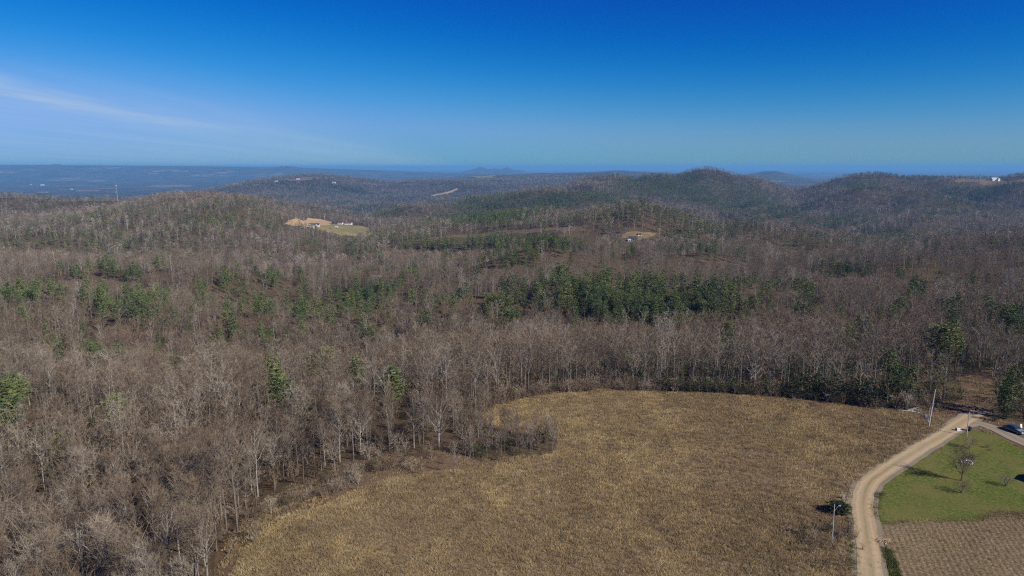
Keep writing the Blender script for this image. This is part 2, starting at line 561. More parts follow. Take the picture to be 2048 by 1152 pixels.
M['stubble'] = stubble_material()


def tree_material(name, stops, broad, grain=1.5, amount=0.6, leafy=False):
    """colour differs from tree to tree (random) and from stand to stand (place)"""
    m, n, l, b = mat(name)
    o = n.new('ShaderNodeObjectInfo')
    c = ramp(n, l, o.outputs['Random'], stops)
    f = noise(n, l, o.outputs['Location'], 0.009, 4, 0.6)
    c = mixc(n, l, ramp(n, l, f, [(0.38, (0, 0, 0)), (0.62, (amount,) * 3)]), c, broad)
    g = noise(n, l, pos(n), grain, 3, 0.6)
    c = mixc(n, l, 0.5, c, ramp(n, l, g, [(0.3, (0.25, 0.25, 0.25)), (0.7, (0.8, 0.8, 0.8))]), 'OVERLAY')
    l.new(c, b.inputs['Base Color'])
    b.inputs['Specular IOR Level'].default_value = 0.1 if not leafy else 0.25
    b.inputs['Roughness'].default_value = 0.9 if not leafy else 0.6
    return m


M['bark'] = tree_material('grey_bark', [(0.0, (0.11, 0.09, 0.072)), (0.45, (0.165, 0.143, 0.12)), (0.82, (0.245, 0.22, 0.188)), (1.0, (0.42, 0.395, 0.35))], (0.17, 0.145, 0.12))
M['twig'] = tree_material('twigs', [(0.0, (0.080, 0.059, 0.040)), (0.3, (0.165, 0.124, 0.082)), (0.6, (0.222, 0.178, 0.126)), (0.85, (0.28, 0.238, 0.178)), (1.0, (0.36, 0.325, 0.262))], (0.205, 0.138, 0.088), 0.35, 0.5)
M['twig_far'] = tree_material('twigs_far', [(0.0, (0.055, 0.042, 0.034)), (0.25, (0.135, 0.10, 0.074)), (0.6, (0.245, 0.195, 0.145)), (0.85, (0.36, 0.305, 0.24)), (1.0, (0.50, 0.45, 0.38))], (0.215, 0.155, 0.108), 0.02, 0.45)
M['needle'] = tree_material('pine_needles', [(0.0, (0.065, 0.105, 0.042)), (0.4, (0.125, 0.175, 0.055)), (0.8, (0.175, 0.21, 0.066)), (1.0, (0.215, 0.22, 0.075))], (0.125, 0.165, 0.065), 0.8, 0.6, True)
M['laurel'] = tree_material('dark_leaves', [(0.0, (0.022, 0.040, 0.014)), (0.7, (0.05, 0.08, 0.022)), (1.0, (0.085, 0.12, 0.03))], (0.03, 0.055, 0.018), 0.8, 0.5, True)
M['pinebark'] = tree_material('pine_bark', [(0.0, (0.10, 0.075, 0.06)), (1.0, (0.18, 0.14, 0.11))], (0.13, 0.10, 0.08))
M['old_reed'] = tree_material('dead_grass', [(0.0, (0.26, 0.175, 0.085)), (0.5, (0.50, 0.37, 0.18)), (0.8, (0.66, 0.51, 0.26)), (1.0, (0.45, 0.40, 0.15))], (0.20, 0.12, 0.065), 0.4, 0.75)


def reed_material():
    m, n, l, b = mat('dead_grass_blades')
    o = n.new('ShaderNodeObjectInfo')
    f1 = noise(n, l, o.outputs['Location'], 0.13, 7, 0.85, 0.4)
    c = ramp(n, l, f1, [(0.36, (0.14, 0.09, 0.048)), (0.44, (0.26, 0.18, 0.095)), (0.51, (0.49, 0.36, 0.165)), (0.58, (0.66, 0.50, 0.24)), (0.68, (0.82, 0.66, 0.36))])
    f2 = noise(n, l, o.outputs['Location'], 0.035, 4, 0.6)
    c = mixc(n, l, ramp(n, l, f2, [(0.50, (0, 0, 0)), (0.64, (.4,) * 3)]), c, (0.30, 0.26, 0.11))
    mpp = n.new('ShaderNodeMapping'); mpp.inputs['Rotation'].default_value = (0, 0, R(35)); mpp.inputs['Scale'].default_value = (0.06, 0.012, 1)
    l.new(o.outputs['Location'], mpp.inputs[0])
    f3 = noise(n, l, mpp.outputs[0], 1.0, 4, 0.6)
    c = mixc(n, l, ramp(n, l, f3, [(0.42, (0, 0, 0)), (0.58, (.65,) * 3)]), c, (0.23, 0.155, 0.085))
    c = mixc(n, l, 0.55, c, ramp(n, l, o.outputs['Random'], [(0, (0.18, .16, .15)), (0.5, (.48, .48, .48)), (1, (0.88, .86, .78))]), 'OVERLAY')
    rr = n.new('ShaderNodeMath'); rr.operation = 'MULTIPLY_ADD'; l.new(o.outputs['Random'], rr.inputs[0]); rr.inputs[1].default_value = 7.31; rr.inputs[2].default_value = 0.2
    fr = n.new('ShaderNodeMath'); fr.operation = 'FRACT'; l.new(rr.outputs[0], fr.inputs[0])
    c = mixc(n, l, 0.38, c, ramp(n, l, fr.outputs[0], [(0, (0.06, .045, .03)), (0.22, (.22, .22, .11)), (0.45, (.36, .24, .12)), (0.65, (.30, .27, .20)), (0.85, (.50, .42, .24)), (1.0, (.62, .54, .38))]))
    l.new(c, b.inputs['Base Color'])
    b.inputs['Specular IOR Level'].default_value = 0.05
    return m


M['reed'] = reed_material()
M['weed'] = tree_material('green_weeds', [(0.0, (0.07, 0.10, 0.025)), (1.0, (0.15, 0.17, 0.05))], (0.10, 0.13, 0.035))
M['margin'] = grass_material('field_margin', [(0.28, (0.06, 0.042, 0.028)), (0.45, (0.14, 0.10, 0.06)), (0.60, (0.22, 0.165, 0.095)), (0.75, (0.33, 0.25, 0.15))], (0.15, 0.085, 0.05), 1.6, 0.08, 0.25)


# ------------------------------------------------------------------ mesh helpers
class MB:
    def __init__(s):
        s.v = []; s.f = []

    def add(s, vs, fs):
        o = len(s.v)
        s.v.extend(tuple(map(float, v)) for v in vs)
        s.f.extend(tuple(i + o for i in f) for f in fs)

    def box(s, x0, x1, y0, y1, z0, z1, M4=None):
        vs = [Vector((x, y, z)) for x in (x0, x1) for y in (y0, y1) for z in (z0, z1)]
        if M4:
            vs = [M4 @ v for v in vs]
        s.add(vs, [(0, 1, 3, 2), (4, 6, 7, 5), (0, 4, 5, 1), (2, 3, 7, 6), (0, 2, 6, 4), (1, 5, 7, 3)])

    def tube(s, pts, rad, sides=6, cap=True):
        pts = [Vector(p) for p in pts]
        rings = []
        for i, p in enumerate(pts):
            d = (pts[min(i + 1, len(pts) - 1)] - pts[max(i - 1, 0)])
            if d.length < 1e-9:
                d = Vector((0, 0, 1))
            d.normalize()
            a = d.cross(Vector((0.31, 0.95, 0.05)))
            if a.length < 0.1:
                a = d.cross(Vector((1, 0, 0)))
            a.normalize(); b = d.cross(a)
            r = rad[i]
            rings.append([p + (a * math.cos(2 * math.pi * k / sides) + b * math.sin(2 * math.pi * k / sides)) * r for k in range(sides)])
        fs = []
        for i in range(len(pts) - 1):
            for k in range(sides):
                k2 = (k + 1) % sides
                fs.append((i * sides + k, i * sides + k2, (i + 1) * sides + k2, (i + 1) * sides + k))
        if cap:
            fs.append(tuple(range((len(pts) - 1) * sides, len(pts) * sides)))
            fs.append(tuple(reversed(range(sides))))
        s.add([v for r in rings for v in r], fs)

    def blade(s, p, d, w):
        """a slim tapering sliver from p along d"""
        p = Vector(p); d = Vector(d)
        a = d.cross(Vector((random.uniform(-1, 1), random.uniform(-1, 1), random.uniform(-1, 1))))
        if a.length < 1e-6:
            a = Vector((1, 0, 0))
        a.normalize()
        s.add([p - a * w * .5, p + a * w * .5, p + d], [(0, 1, 2)])

    def mesh(s, name, material):
        me = bpy.data.meshes.new(name)
        me.from_pydata(s.v, [], s.f)
        me.materials.append(material)
        me.update()
        return me

    def build(s, name, material, parent=None, loc=None, rz=0):
        o = bpy.data.objects.new(name, s.mesh(name, material))
        C.objects.link(o)
        if parent:
            o.parent = parent
        if loc:
            o.location = loc
        if rz:
            o.rotation_euler.z = rz
        return o


def tag(o, label=None, cat=None, group=None, kind=None):
    if label: o['label'] = label
    if cat: o['category'] = cat
    if group: o['group'] = group
    if kind: o['kind'] = kind
    return o


def empty(name, loc, rz=0, scale=1.0):
    o = bpy.data.objects.new(name, None)
    C.objects.link(o)
    o.location = loc
    o.rotation_euler = (0, 0, rz)
    o.scale = (scale,) * 3
    o.empty_display_size = 0.5
    return o


def thing(name, label, cat, x, y, rz=0, group=None, scale=1.0, dz=0.0):
    return tag(empty(name, (x, y, gz(x, y) + dz), rz, scale), label, cat, group)


def part(name, mesh, parent):
    o = bpy.data.objects.new(name, mesh)
    C.objects.link(o)
    o.parent = parent
    return o


def bevelled(mb, name, material, parent, width=0.03, seg=2, smooth=False):
    o = mb.build(name, material, parent)
    bm = bmesh.new(); bm.from_mesh(o.data)
    bmesh.ops.bevel(bm, geom=bm.edges[:], offset=width, segments=seg, affect='EDGES', profile=0.5)
    bm.to_mesh(o.data); bm.free()
    if smooth:
        for p in o.data.polygons:
            p.use_smooth = True
    return o


# ------------------------------------------------------------------ the ground
def build_ground():
    vs = np.stack([XX, YY, ZG], -1).reshape(-1, 3)
    idx = np.arange(NU * NY).reshape(NY, NU)
    q = np.stack([idx[:-1, :-1], idx[:-1, 1:], idx[1:, 1:], idx[1:, :-1]], -1).reshape(-1, 4)
    # round the back: rings through the two side edges
    NA = 14
    angs = np.linspace(math.atan(U1), 2 * math.pi - math.atan(U1), NA + 2)[1:-1]
    step = 6
    rows = list(range(0, NY, step))
    if rows[-1] != NY - 1:
        rows.append(NY - 1)
    extra = []
    zr = ZG[:, -1]; zl = ZG[:, 0]
    rr = yg * math.sqrt(1 + U1 * U1)
    base = len(vs)
    for j in range(NY):
        for k, a in enumerate(angs):
            t = (k + 1) / (NA + 1)
            extra.append((math.sin(a) * rr[j], math.cos(a) * rr[j], zr[j] * (1 - t) + zl[j] * t))
    vs = np.vstack([vs, np.array(extra)])
    quads = [tuple(r) for r in q]
    for j in range(NY - 1):
        ring0 = [idx[j, NU - 1]] + [base + j * NA + k for k in range(NA)] + [idx[j, 0]]
        ring1 = [idx[j + 1, NU - 1]] + [base + (j + 1) * NA + k for k in range(NA)] + [idx[j + 1, 0]]
        for k in range(NA + 1):
            quads.append((ring0[k], ring0[k + 1], ring1[k + 1], ring1[k]))
    c = len(vs)
    vs = np.vstack([vs, np.array([[0, 0, -0.5]])])
    loop = list(idx[0, :]) + [base + k for k in range(NA)]
    for a, b_ in zip(loop, loop[1:] + loop[:1]):
        quads.append((int(a), int(b_), c))
    me = bpy.data.meshes.new('ground')
    me.from_pydata(vs.tolist(), [], [tuple(int(i) for i in f) for f in quads])
    me.materials.append(M['ground'])
    me.polygons.foreach_set('use_smooth', np.ones(len(me.polygons), bool))
    me.update()
    o = bpy.data.objects.new('ground', me)
    C.objects.link(o)
    tag(o, kind='structure')


build_ground()


def sheet(name, P, material, off, spacing, kind='structure'):
    """a sheet lying on the ground inside the outline P (metres)"""
    P = np.array(P)
    d = []
    n = len(P)
    for i in range(n):
        a = P[i]; b = P[(i + 1) % n]
        k = max(1, int(np.hypot(*(b - a)) / spacing))
        for t in range(k):
            d.append(a + (b - a) * t / k)
    B = np.array(d)
    jit = np.stack([fbm(B[:, 0], B[:, 1], spacing * 2.2, 2, 71), fbm(B[:, 0], B[:, 1], spacing * 2.2, 2, 72)], -1) * spacing * 0.55
    B = B + jit
    x0, y0 = B.min(0); x1, y1 = B.max(0)
    gx, gy = np.meshgrid(np.arange(x0, x1, spacing), np.arange(y0, y1, spacing))
    gx = gx.ravel() + rng.uniform(-.2, .2, gx.size) * spacing; gy = gy.ravel() + rng.uniform(-.2, .2, gy.size) * spacing
    ok = inside(B, gx, gy)
    pts = np.vstack([B, np.stack([gx[ok], gy[ok]], -1)])
    nb = len(B)
    res = delaunay_2d_cdt([Vector(p) for p in pts], [], [list(range(nb))], 1, 1e-4)
    vv, ff = res[0], res[2]
    A = np.array([tuple(v) for v in vv])
    z = ground(A[:, 0], A[:, 1]) + off
    me = bpy.data.meshes.new(name)
    me.from_pydata([(a[0], a[1], zz) for a, zz in zip(A, z)], [], [tuple(f) for f in ff])
    me.materials.append(material)
    me.polygons.foreach_set('use_smooth', np.ones(len(me.polygons), bool))
    me.update()
    if len(me.polygons) and me.polygons[0].normal.z < 0:
        me.flip_normals()
    o = bpy.data.objects.new(name, me)
    C.objects.link(o)
    tag(o, kind=kind)
    return o


FIELD_PX = [(300, 1500), (430, 1200), (478, 1120), (505, 1085), (560, 1040), (640, 1015), (700, 985), (770, 960), (860, 945), (960, 938), (1060, 918), (1108, 906), (1126, 888),
            (1105, 872), (1040, 866), (985, 852), (965, 832), (1000, 812), (1050, 797), (1120, 787), (1210, 783), (1300, 784), (1400, 786), (1560, 797), (1700, 812),
            (1790, 823), (1850, 829), (1895, 845), (1880, 862), (1835, 885), (1775, 922), (1722, 956), (1700, 985), (1697, 1030), (1704, 1090), (1712, 1185), (1720, 1500)]
CLEAR_PX = [(60, 2600), (380, 1300), (432, 1170), (452, 1082), (532, 998), (628, 964), (692, 936), (800, 908), (885, 902), (960, 920), (1060, 912), (1108, 900), (1120, 884),
            (1100, 872), (1040, 866), (985, 852), (960, 832), (985, 812), (1040, 796), (1120, 784), (1210, 778), (1300, 781), (1400, 784), (1560, 795), (1700, 810),
            (1790, 820), (1850, 815), (1902, 822), (1918, 800), (1928, 755), (1975, 742), (1988, 770), (1990, 805), (1995, 835), (2048, 850), (2300, 900), (2600, 1400), (2600, 2600)]
FIELD = poly(FIELD_PX)
CLEAR = poly(CLEAR_PX)
LAWN = poly([(1750, 1047), (1748, 1000), (1758, 972), (1788, 950), (1830, 925), (1872, 898), (1905, 873), (1930, 862), (1960, 862), (2000, 874), (2048, 899), (2200, 965), (2300, 1035), (2048, 1026), (1985, 1027), (1960, 1043), (1860, 1047)])
CROP = poly([(1760, 1046), (1860, 1044), (1960, 1042), (1990, 1026), (2048, 1026), (2250, 1050), (2400, 1250), (2400, 1500), (1850, 1500), (1800, 1190), (1778, 1110)])
sheet('field_margin', CLEAR[1:-1], M['margin'], 0.02, 3.0)
sheet('dry_grass_field', FIELD, M['field'], 0.05, 3.0)
sheet('lawn', LAWN, M['lawn'], 0.06, 2.5)
sheet('stubble_field', CROP, M['stubble'], 0.05, 2.5)


def ribbon(name, P, width, material, off, lanes=6, wob=0.12):
    P = [np.array(p) for p in P]
    pts = []
    n = len(P)
    for i in range(n - 1):
        p0 = P[max(i - 1, 0)]; p1 = P[i]; p2 = P[i + 1]; p3 = P[min(i + 2, n - 1)]
        for t in np.linspace(0, 1, 12, endpoint=False):
            pts.append(0.5 * ((2 * p1) + (-p0 + p2) * t + (2 * p0 - 5 * p1 + 4 * p2 - p3) * t * t + (-p0 + 3 * p1 - 3 * p2 + p3) * t ** 3))
    pts.append(P[-1])
    pts = np.array(pts)
    d = np.gradient(pts, axis=0)
    d /= np.linalg.norm(d, axis=1)[:, None]
    nrm = np.stack([d[:, 1], -d[:, 0]], -1)
    vs = []; fs = []; uv = []
    s = np.concatenate([[0], np.cumsum(np.linalg.norm(np.diff(pts, axis=0), axis=1))])
    for i, p in enumerate(pts):
        for k in range(lanes + 1):
            w = (k / lanes - 0.5) * width
            if k in (0, lanes):
                w *= 1 + wob * float(fbm(p[0] * 1.0 + 50 * k, p[1], 3.0, 2, 9))
            q = p + nrm[i] * w
            vs.append((q[0], q[1], gz(q[0], q[1]) + off))
            uv.append((k / lanes * width * 0.25, s[i] * 0.25))
    for i in range(len(pts) - 1):
        for k in range(lanes):
            a = i * (lanes + 1) + k
            fs.append((a, a + 1, a + lanes + 2, a + lanes + 1))
    me = bpy.data.meshes.new(name)
    me.from_pydata(vs, [], fs)
    ul = me.uv_layers.new(name='UVMap')
    for lp in me.loops:
        ul.data[lp.index].uv = uv[lp.vertex_index]
    me.materials.append(material)
    me.update()
    if me.polygons[0].normal.z < 0:
        me.flip_normals()
    o = bpy.data.objects.new(name, me)
    C.objects.link(o)
    tag(o, kind='structure')
    return pts


ROADPX = [(1765, 1480), (1752, 1250), (1741, 1150), (1736, 1100), (1730, 1050), (1725, 1005), (1737, 968), (1766, 943), (1806, 918), (1850, 891), (1890, 867), (1922, 847), (1945, 833), (1958, 824)]
ROADC = ribbon('dirt_road', [spot(*p) for p in ROADPX], 3.6, M['road'], 0.12)
ribbon('road_shoulder', [spot(*p) for p in ROADPX[:-1]], 5.2, M['gravel'], 0.085)
ribbon('gravel_driveway', [spot(*p) for p in [(1915, 856), (1950, 847), (1990, 858), (2048, 886), (2120, 915)]], 3.8, M['gravel'], 0.105)
ribbon('woodland_track', [spot(*p) for p in [(1948, 834), (1966, 815), (1982, 800), (1990, 785), (1975, 765), (1950, 745)]], 3.6, M['margin'], 0.09)

# far clearings
CLR = []


def clearing(name, px, m, off=0.5, sp=12, keep=0):
    P = poly(px)
    # no trees on it, nor close enough in front to hide it
    cy = sum(p[1] for p in px) / len(px)
    CLR.append(poly([(p[0], p[1] + (keep if p[1] > cy else 0)) for p in px]))
    sheet(name, P, m, off, sp)
    return P


clearing('bare_earth_clearing', [(568, 449), (585, 440), (615, 436), (645, 440), (664, 444), (655, 450), (625, 455), (590, 454)], M['sand'], 0.7, 14, 5)
clearing('hillside_pasture', [(618, 456), (655, 448), (690, 448), (735, 456), (765, 463), (748, 472), (700, 473), (655, 466)], M['pasture'], 0.6, 14, 9)
clearing('house_clearing', [(1240, 476), (1252, 466), (1275, 463), (1300, 465), (1316, 468), (1308, 475), (1288, 480), (1260, 483)], M['tan'], 0.4, 7, 16)
clearing('broomsedge_ridge', [(830, 482), (900, 470), (1000, 461), (1100, 455), (1165, 456), (1168, 461), (1080, 464), (1000, 470), (930, 476), (860, 484)], M['margin'], 0.4, 9, 2)
clearing('ridge_top_field', [(1905, 362), (1960, 359), (2048, 358), (2120, 360), (2110, 366), (2048, 365), (1960, 366), (1915, 367)], M['margin'], 0.8, 22)
clearing('orange_roadcut', [(862, 391), (888, 385), (908, 380), (914, 377), (916, 380), (905, 385), (888, 389), (868, 393)], M['sand'], 3, 30)
clearing('hilltop_pasture', [(556, 361), (600, 358), (628, 355), (625, 360), (590, 363)], M['tan'], 4, 40)
clearing('valley_field', [(940, 352), (990, 351), (985, 356), (950, 356)], M['pasture'], 4, 60)
clearing('red_clay_patch', [(170, 363), (195, 360), (215, 361), (212, 364), (180, 365)], M['clay'], 6, 120)
clearing('red_clay_patch', [(285, 374), (330, 371), (385, 371), (380, 375), (320, 376)], M['clay'], 6, 100)
clearing('red_clay_patch', [(72, 385), (100, 384), (98, 387), (75, 387)], M['clay'], 6, 100)
clearing('red_clay_patch', [(150, 381), (200, 381), (198, 384), (155, 384)], M['clay'], 6, 100)
SCRUB = poly([(770, 500), (830, 480), (930, 470), (1080, 462), (1180, 460), (1240, 476), (1200, 500), (1080, 510), (960, 515), (850, 520), (780, 520)])


# ------------------------------------------------------------------ trees: shapes
def bare_tree(seed, H, W, clear, limbs, brs, twigs, tw, sides=(6, 4, 3), tseg=6, lseg=4, r0=0.17, leader=1.0, spread=0.0, twl=1.0):
    """trunk with limbs in one mesh, branches and twigs in another"""
    random.seed(seed)
    T = MB(); K = MB()
    lean = Vector((random.uniform(-1, 1), random.uniform(-1, 1), 0)) * 0.02 * H
    tp = []; tr = []
    Ht = H * leader
    for i in range(tseg + 1):
        t = i / tseg
        w = Vector((random.uniform(-1, 1), random.uniform(-1, 1), 0)) * 0.012 * H * t
        tp.append(Vector((0, 0, Ht * t - (0.5 if i == 0 else 0))) + lean * t * t * 2 + w)
        tr.append(r0 * (1 - t) ** 0.8 + 0.02)
    T.tube(tp, tr, sides[0], False)

    def at(t):
        f = t * tseg; i = min(int(f), tseg - 1)
        return tp[i].lerp(tp[i + 1], f - i), tr[i] + (tr[i + 1] - tr[i]) * (f - i)
    a0 = random.uniform(0, 6.3)
    for k in range(limbs):
        t = clear + (0.97 - clear) * (k + random.uniform(0, .8)) / limbs
        if spread:
            t = clear + (0.95 - clear) * ((k + .5) / limbs) ** 1.3
        p, r = at(min(t, 0.99))
        az = a0 + k * 2.4 + random.uniform(-.4, .4)
        q = (t - clear) / (1 - clear)
        L = W * 0.5 * (0.55 + 1.0 * math.sin(math.pi * min(1, 0.25 + q * 0.7))) * random.uniform(0.75, 1.15)
        if spread:
            L *= 1.15
        up = 1.25 + 1.1 * q + random.uniform(-.2, .2) - spread
        pts = [p]; rad = [min(r * 0.6, 0.062 * (r0 / 0.17)) + 0.010]
        d = Vector((math.cos(az), math.sin(az), up * 0.7)).normalized()
        for s in range(lseg):
            d = (d + Vector((random.uniform(-.25, .25), random.uniform(-.25, .25), 0.22))).normalized()
            nx = pts[-1] + d * (L * 1.15 / lseg)
            nx.z = min(nx.z, H * 1.02)
            pts.append(nx)
            rad.append(rad[0] * (1 - (s + 1) / lseg) ** 0.9 + 0.012)
        T.tube(pts, rad, sides[1], False)
        for b in range(brs):
            f = 0.25 + 0.75 * (b + random.random()) / brs
            g = f * lseg; i = min(int(g), lseg - 1)
            bp = pts[i].lerp(pts[i + 1], g - i)
            dr = Vector((random.gauss(0, 1), random.gauss(0, 1), random.gauss(0.75, 0.6))).normalized()
            bl = L * random.uniform(0.28, 0.55) * twl
            mid = bp + dr * bl * 0.5
            end = mid + (dr + Vector((random.uniform(-.3, .3), random.uniform(-.3, .3), 0.35))).normalized() * bl * 0.5
            if sides[2]:
                K.tube([bp, mid, end], [0.028 * tw / .035, 0.018 * tw / .035, 0.008], sides[2], False)
            else:
                K.blade(bp, end - bp, tw * 1.3)
            for w in range(twigs):
                g = random.random() ** 0.8
                q0 = bp.lerp(mid, g * 2) if g < .5 else mid.lerp(end, g * 2 - 1)
                td = (dr + Vector((random.gauss(0, .8), random.gauss(0, .8), random.gauss(.35, .6)))).normalized()
                K.blade(q0, td * random.uniform(0.5, 1.25) * (W / 6.5) * twl, tw)
    return T, K


def pine_tree(seed, H, W, base, whorls, per, clumps, size, sides=5, round_=0.5, leafs=7):
    """trunk and boughs; needles as slivers in flattish clumps at the bough ends"""
    random.seed(seed)
    T = MB(); K = MB()
    lean = Vector((random.uniform(-1, 1), random.uniform(-1, 1), 0)) * 0.02 * H
    T.tube([(0, 0, -.5), lean * .4 + Vector((0, 0, H * .5)), lean + Vector((0, 0, H * .97))], [0.2, 0.13, 0.03], sides, False)
    for k in range(whorls):
        t = base + (0.98 - base) * (k + random.uniform(0, .5)) / whorls
        q = (t - base) / (1 - base)
        prof = (1 - q) ** round_ * min(1, 0.45 + q * 2.2)
        n = per if q < .75 else max(3, per - 2)
        a0 = random.uniform(0, 6.3)
        for j in range(n):
            az = a0 + j * 2 * math.pi / n + random.uniform(-.35, .35)
            L = max(0.35, W * 0.5 * prof * random.uniform(0.65, 1.2))
            p = lean * t + Vector((0, 0, H * t))
            d = Vector((math.cos(az), math.sin(az), random.uniform(0.0, 0.35) + 0.5 * q))
            e = p + d * L
            T.tube([p, e], [0.045, 0.012], 3, False)
            m = max(1, int(round(clumps * (0.35 + 0.65 * L / (W * .5)))))
            for c in range(m):
                f = 0.35 + 0.65 * (c + random.random()) / m
                cp = p.lerp(e, f) + Vector((random.gauss(0, .22), random.gauss(0, .22), random.gauss(0.05, .12))) * size * 1.3
                for w in range(leafs):
                    az2 = random.uniform(0, 6.3)
                    dd = Vector((math.cos(az2), math.sin(az2), random.uniform(-.25, 0.85))) * random.uniform(.5, 1.0) * size + d * 0.25 * size
                    K.blade(cp - dd * .25, dd, size * random.uniform(.32, .55))
    return T, K


def shrub(seed, H, W, n, tw, leafy=False):
    random.seed(seed)
    T = MB(); K = MB()
    for k in range(7):
        az = k * 2.4
        d = Vector((math.cos(az) * W * .3, math.sin(az) * W * .3, H * .75))
        T.tube([(0, 0, -.1), d * .5 + Vector((0, 0, .1 * H)), d], [0.035, .02, .01], 3, False)
    for i in range(n):
        v = Vector((random.gauss(0, 1), random.gauss(0, 1), random.gauss(0, 1))).normalized() * random.random() ** .45
        p = Vector((v.x * W * .5, v.y * W * .5, H * .5 + v.z * H * .48))
        d = Vector((v.x + random.gauss(0, .4), v.y + random.gauss(0, .4), v.z * .6 + random.gauss(.5, .4))).normalized()
        K.blade(p, d * random.uniform(.25, .6) * (1 if not leafy else .7), tw)
    return T, K


def protos(fn, args_list, mt, mk, join=False, name='tree'):
    out = []
    for i, a in enumerate(args_list):
        T, K = fn(**a)
        if join:
            me = bpy.data.meshes.new(name)
            nT = len(T.v)
            me.from_pydata(T.v + K.v, [], T.f + [tuple(j + nT for j in f) for f in K.f])
            me.materials.append(mt); me.materials.append(mk)
            mi = np.array([0] * len(T.f) + [1] * len(K.f), np.int32)
            me.polygons.foreach_set('material_index', mi)
            me.update()
            out.append(me)
        else:
            out.append((T.mesh('trunk', mt), K.mesh('crown', mk)))
    return out


NEAR_BARE = protos(bare_tree, [
    dict(seed=1, H=17, W=6.0, clear=.45, limbs=15, brs=7, twigs=13, tw=.034),
    dict(seed=2, H=16, W=6.6, clear=.40, limbs=15, brs=7, twigs=13, tw=.034, r0=.2),
    dict(seed=3, H=15, W=5.2, clear=.38, limbs=14, brs=7, twigs=12, tw=.034, r0=.14),
    dict(seed=4, H=14.5, W=9.5, clear=.28, limbs=15, brs=8, twigs=14, tw=.036, r0=.26, leader=.82, spread=.35),
    dict(seed=5, H=15.5, W=7.4, clear=.33, limbs=16, brs=7, twigs=14, tw=.036, r0=.2, leader=.9, spread=.15),
    dict(seed=6, H=9.0, W=3.6, clear=.25, limbs=12, brs=5, twigs=10, tw=.032, r0=.075),
], M['bark'], M['twig'])
MID_BARE = protos(bare_tree, [
    dict(seed=11, H=17, W=6.0, clear=.45, limbs=9, brs=4, twigs=12, tw=.058, sides=(4, 3, 0), tseg=3, lseg=2, r0=.15),
    dict(seed=12, H=16, W=6.8, clear=.40, limbs=9, brs=4, twigs=12, tw=.058, sides=(4, 3, 0), tseg=3, lseg=2, r0=.18),
    dict(seed=13, H=15, W=5.4, clear=.38, limbs=8, brs=4, twigs=12, tw=.058, sides=(4, 3, 0), tseg=3, lseg=2, r0=.14),
    dict(seed=14, H=15, W=8.5, clear=.30, limbs=9, brs=5, twigs=12, tw=.062, sides=(4, 3, 0), tseg=3, lseg=2, r0=.22, leader=.85, spread=.3),
    dict(seed=15, H=10, W=4.0, clear=.25, limbs=7, brs=4, twigs=9, tw=.07, sides=(4, 3, 0), tseg=3, lseg=2, r0=.1),
], M['bark'], M['twig'], True, 'bare_tree_mid')
FAR_BARE = protos(bare_tree, [
    dict(seed=21, H=17, W=7.0, clear=.40, limbs=6, brs=3, twigs=7, tw=.17, sides=(3, 3, 0), tseg=2, lseg=1, r0=.24, twl=1.2),
    dict(seed=22, H=15, W=7.5, clear=.35, limbs=6, brs=3, twigs=7, tw=.17, sides=(3, 3, 0), tseg=2, lseg=1, r0=.24, twl=1.2),
    dict(seed=23, H=14, W=6.5, clear=.30, limbs=6, brs=3, twigs=7, tw=.17, sides=(3, 3, 0), tseg=2, lseg=1, r0=.22, twl=1.2),
], M['bark'], M['twig_far'], True, 'bare_tree_far')
NEAR_PINE = protos(pine_tree, [
    dict(seed=31, H=15, W=7.0, base=.35, whorls=12, per=7, clumps=5, size=.66, leafs=8, round_=.55),
    dict(seed=32, H=14, W=6.2, base=.45, whorls=10, per=7, clumps=5, size=.64, leafs=8, round_=.4),
    dict(seed=33, H=11, W=5.4, base=.15, whorls=12, per=7, clumps=5, size=.58, leafs=8, round_=.8),
    dict(seed=34, H=16, W=7.5, base=.50, whorls=9, per=8, clumps=5, size=.68, leafs=8, round_=.35),
], M['pinebark'], M['needle'])
MID_PINE = protos(pine_tree, [
    dict(seed=41, H=15, W=6.8, base=.35, whorls=9, per=6, clumps=3, size=.95, round_=.5, sides=4, leafs=8),
    dict(seed=42, H=13, W=6.0, base=.25, whorls=9, per=6, clumps=3, size=.9, round_=.7, sides=4, leafs=8),
    dict(seed=43, H=16, W=7.2, base=.45, whorls=8, per=6, clumps=3, size=1.0, round_=.4, sides=4, leafs=8),
], M['pinebark'], M['needle'], True, 'pine_mid')
FAR_PINE = protos(pine_tree, [
    dict(seed=51, H=15, W=7.0, base=.25, whorls=5, per=5, clumps=2, size=1.6, round_=.5, sides=3, leafs=6),
    dict(seed=52, H=13, W=6.5, base=.20, whorls=5, per=5, clumps=2, size=1.6, round_=.7, sides=3, leafs=6),
], M['pinebark'], M['needle'], True, 'pine_far')
LAUREL = protos(pine_tree, [
    dict(seed=61, H=5.5, W=4.6, base=.08, whorls=8, per=6, clumps=3, size=.5, round_=.5),
    dict(seed=62, H=4.4, W=4.8, base=.05, whorls=7, per=6, clumps=3, size=.5, round_=.4),
    dict(seed=63, H=4.2, W=6.5, base=.03, whorls=8, per=10, clumps=8, size=.6, round_=.35, leafs=12),
], M['pinebark'], M['laurel'])

# ------------------------------------------------------------------ trees: places
def scatter(ya, yb, cell, seed):
    """jittered grid over the wedge in view between two depths"""
    r = np.random.default_rng(seed)
    xm = 0.86 * yb + 10
    gx, gy = np.meshgrid(np.arange(-xm, xm, cell), np.arange(ya, yb, cell))
    gx = gx.ravel() + r.uniform(-.5, .5, gx.size) * cell
    gy = gy.ravel() + r.uniform(-.5, .5, gy.size) * cell
    ok = (np.abs(gx) < 0.84 * gy + 10) & (gy >= ya) & (gy < yb)
    return gx[ok], gy[ok], r


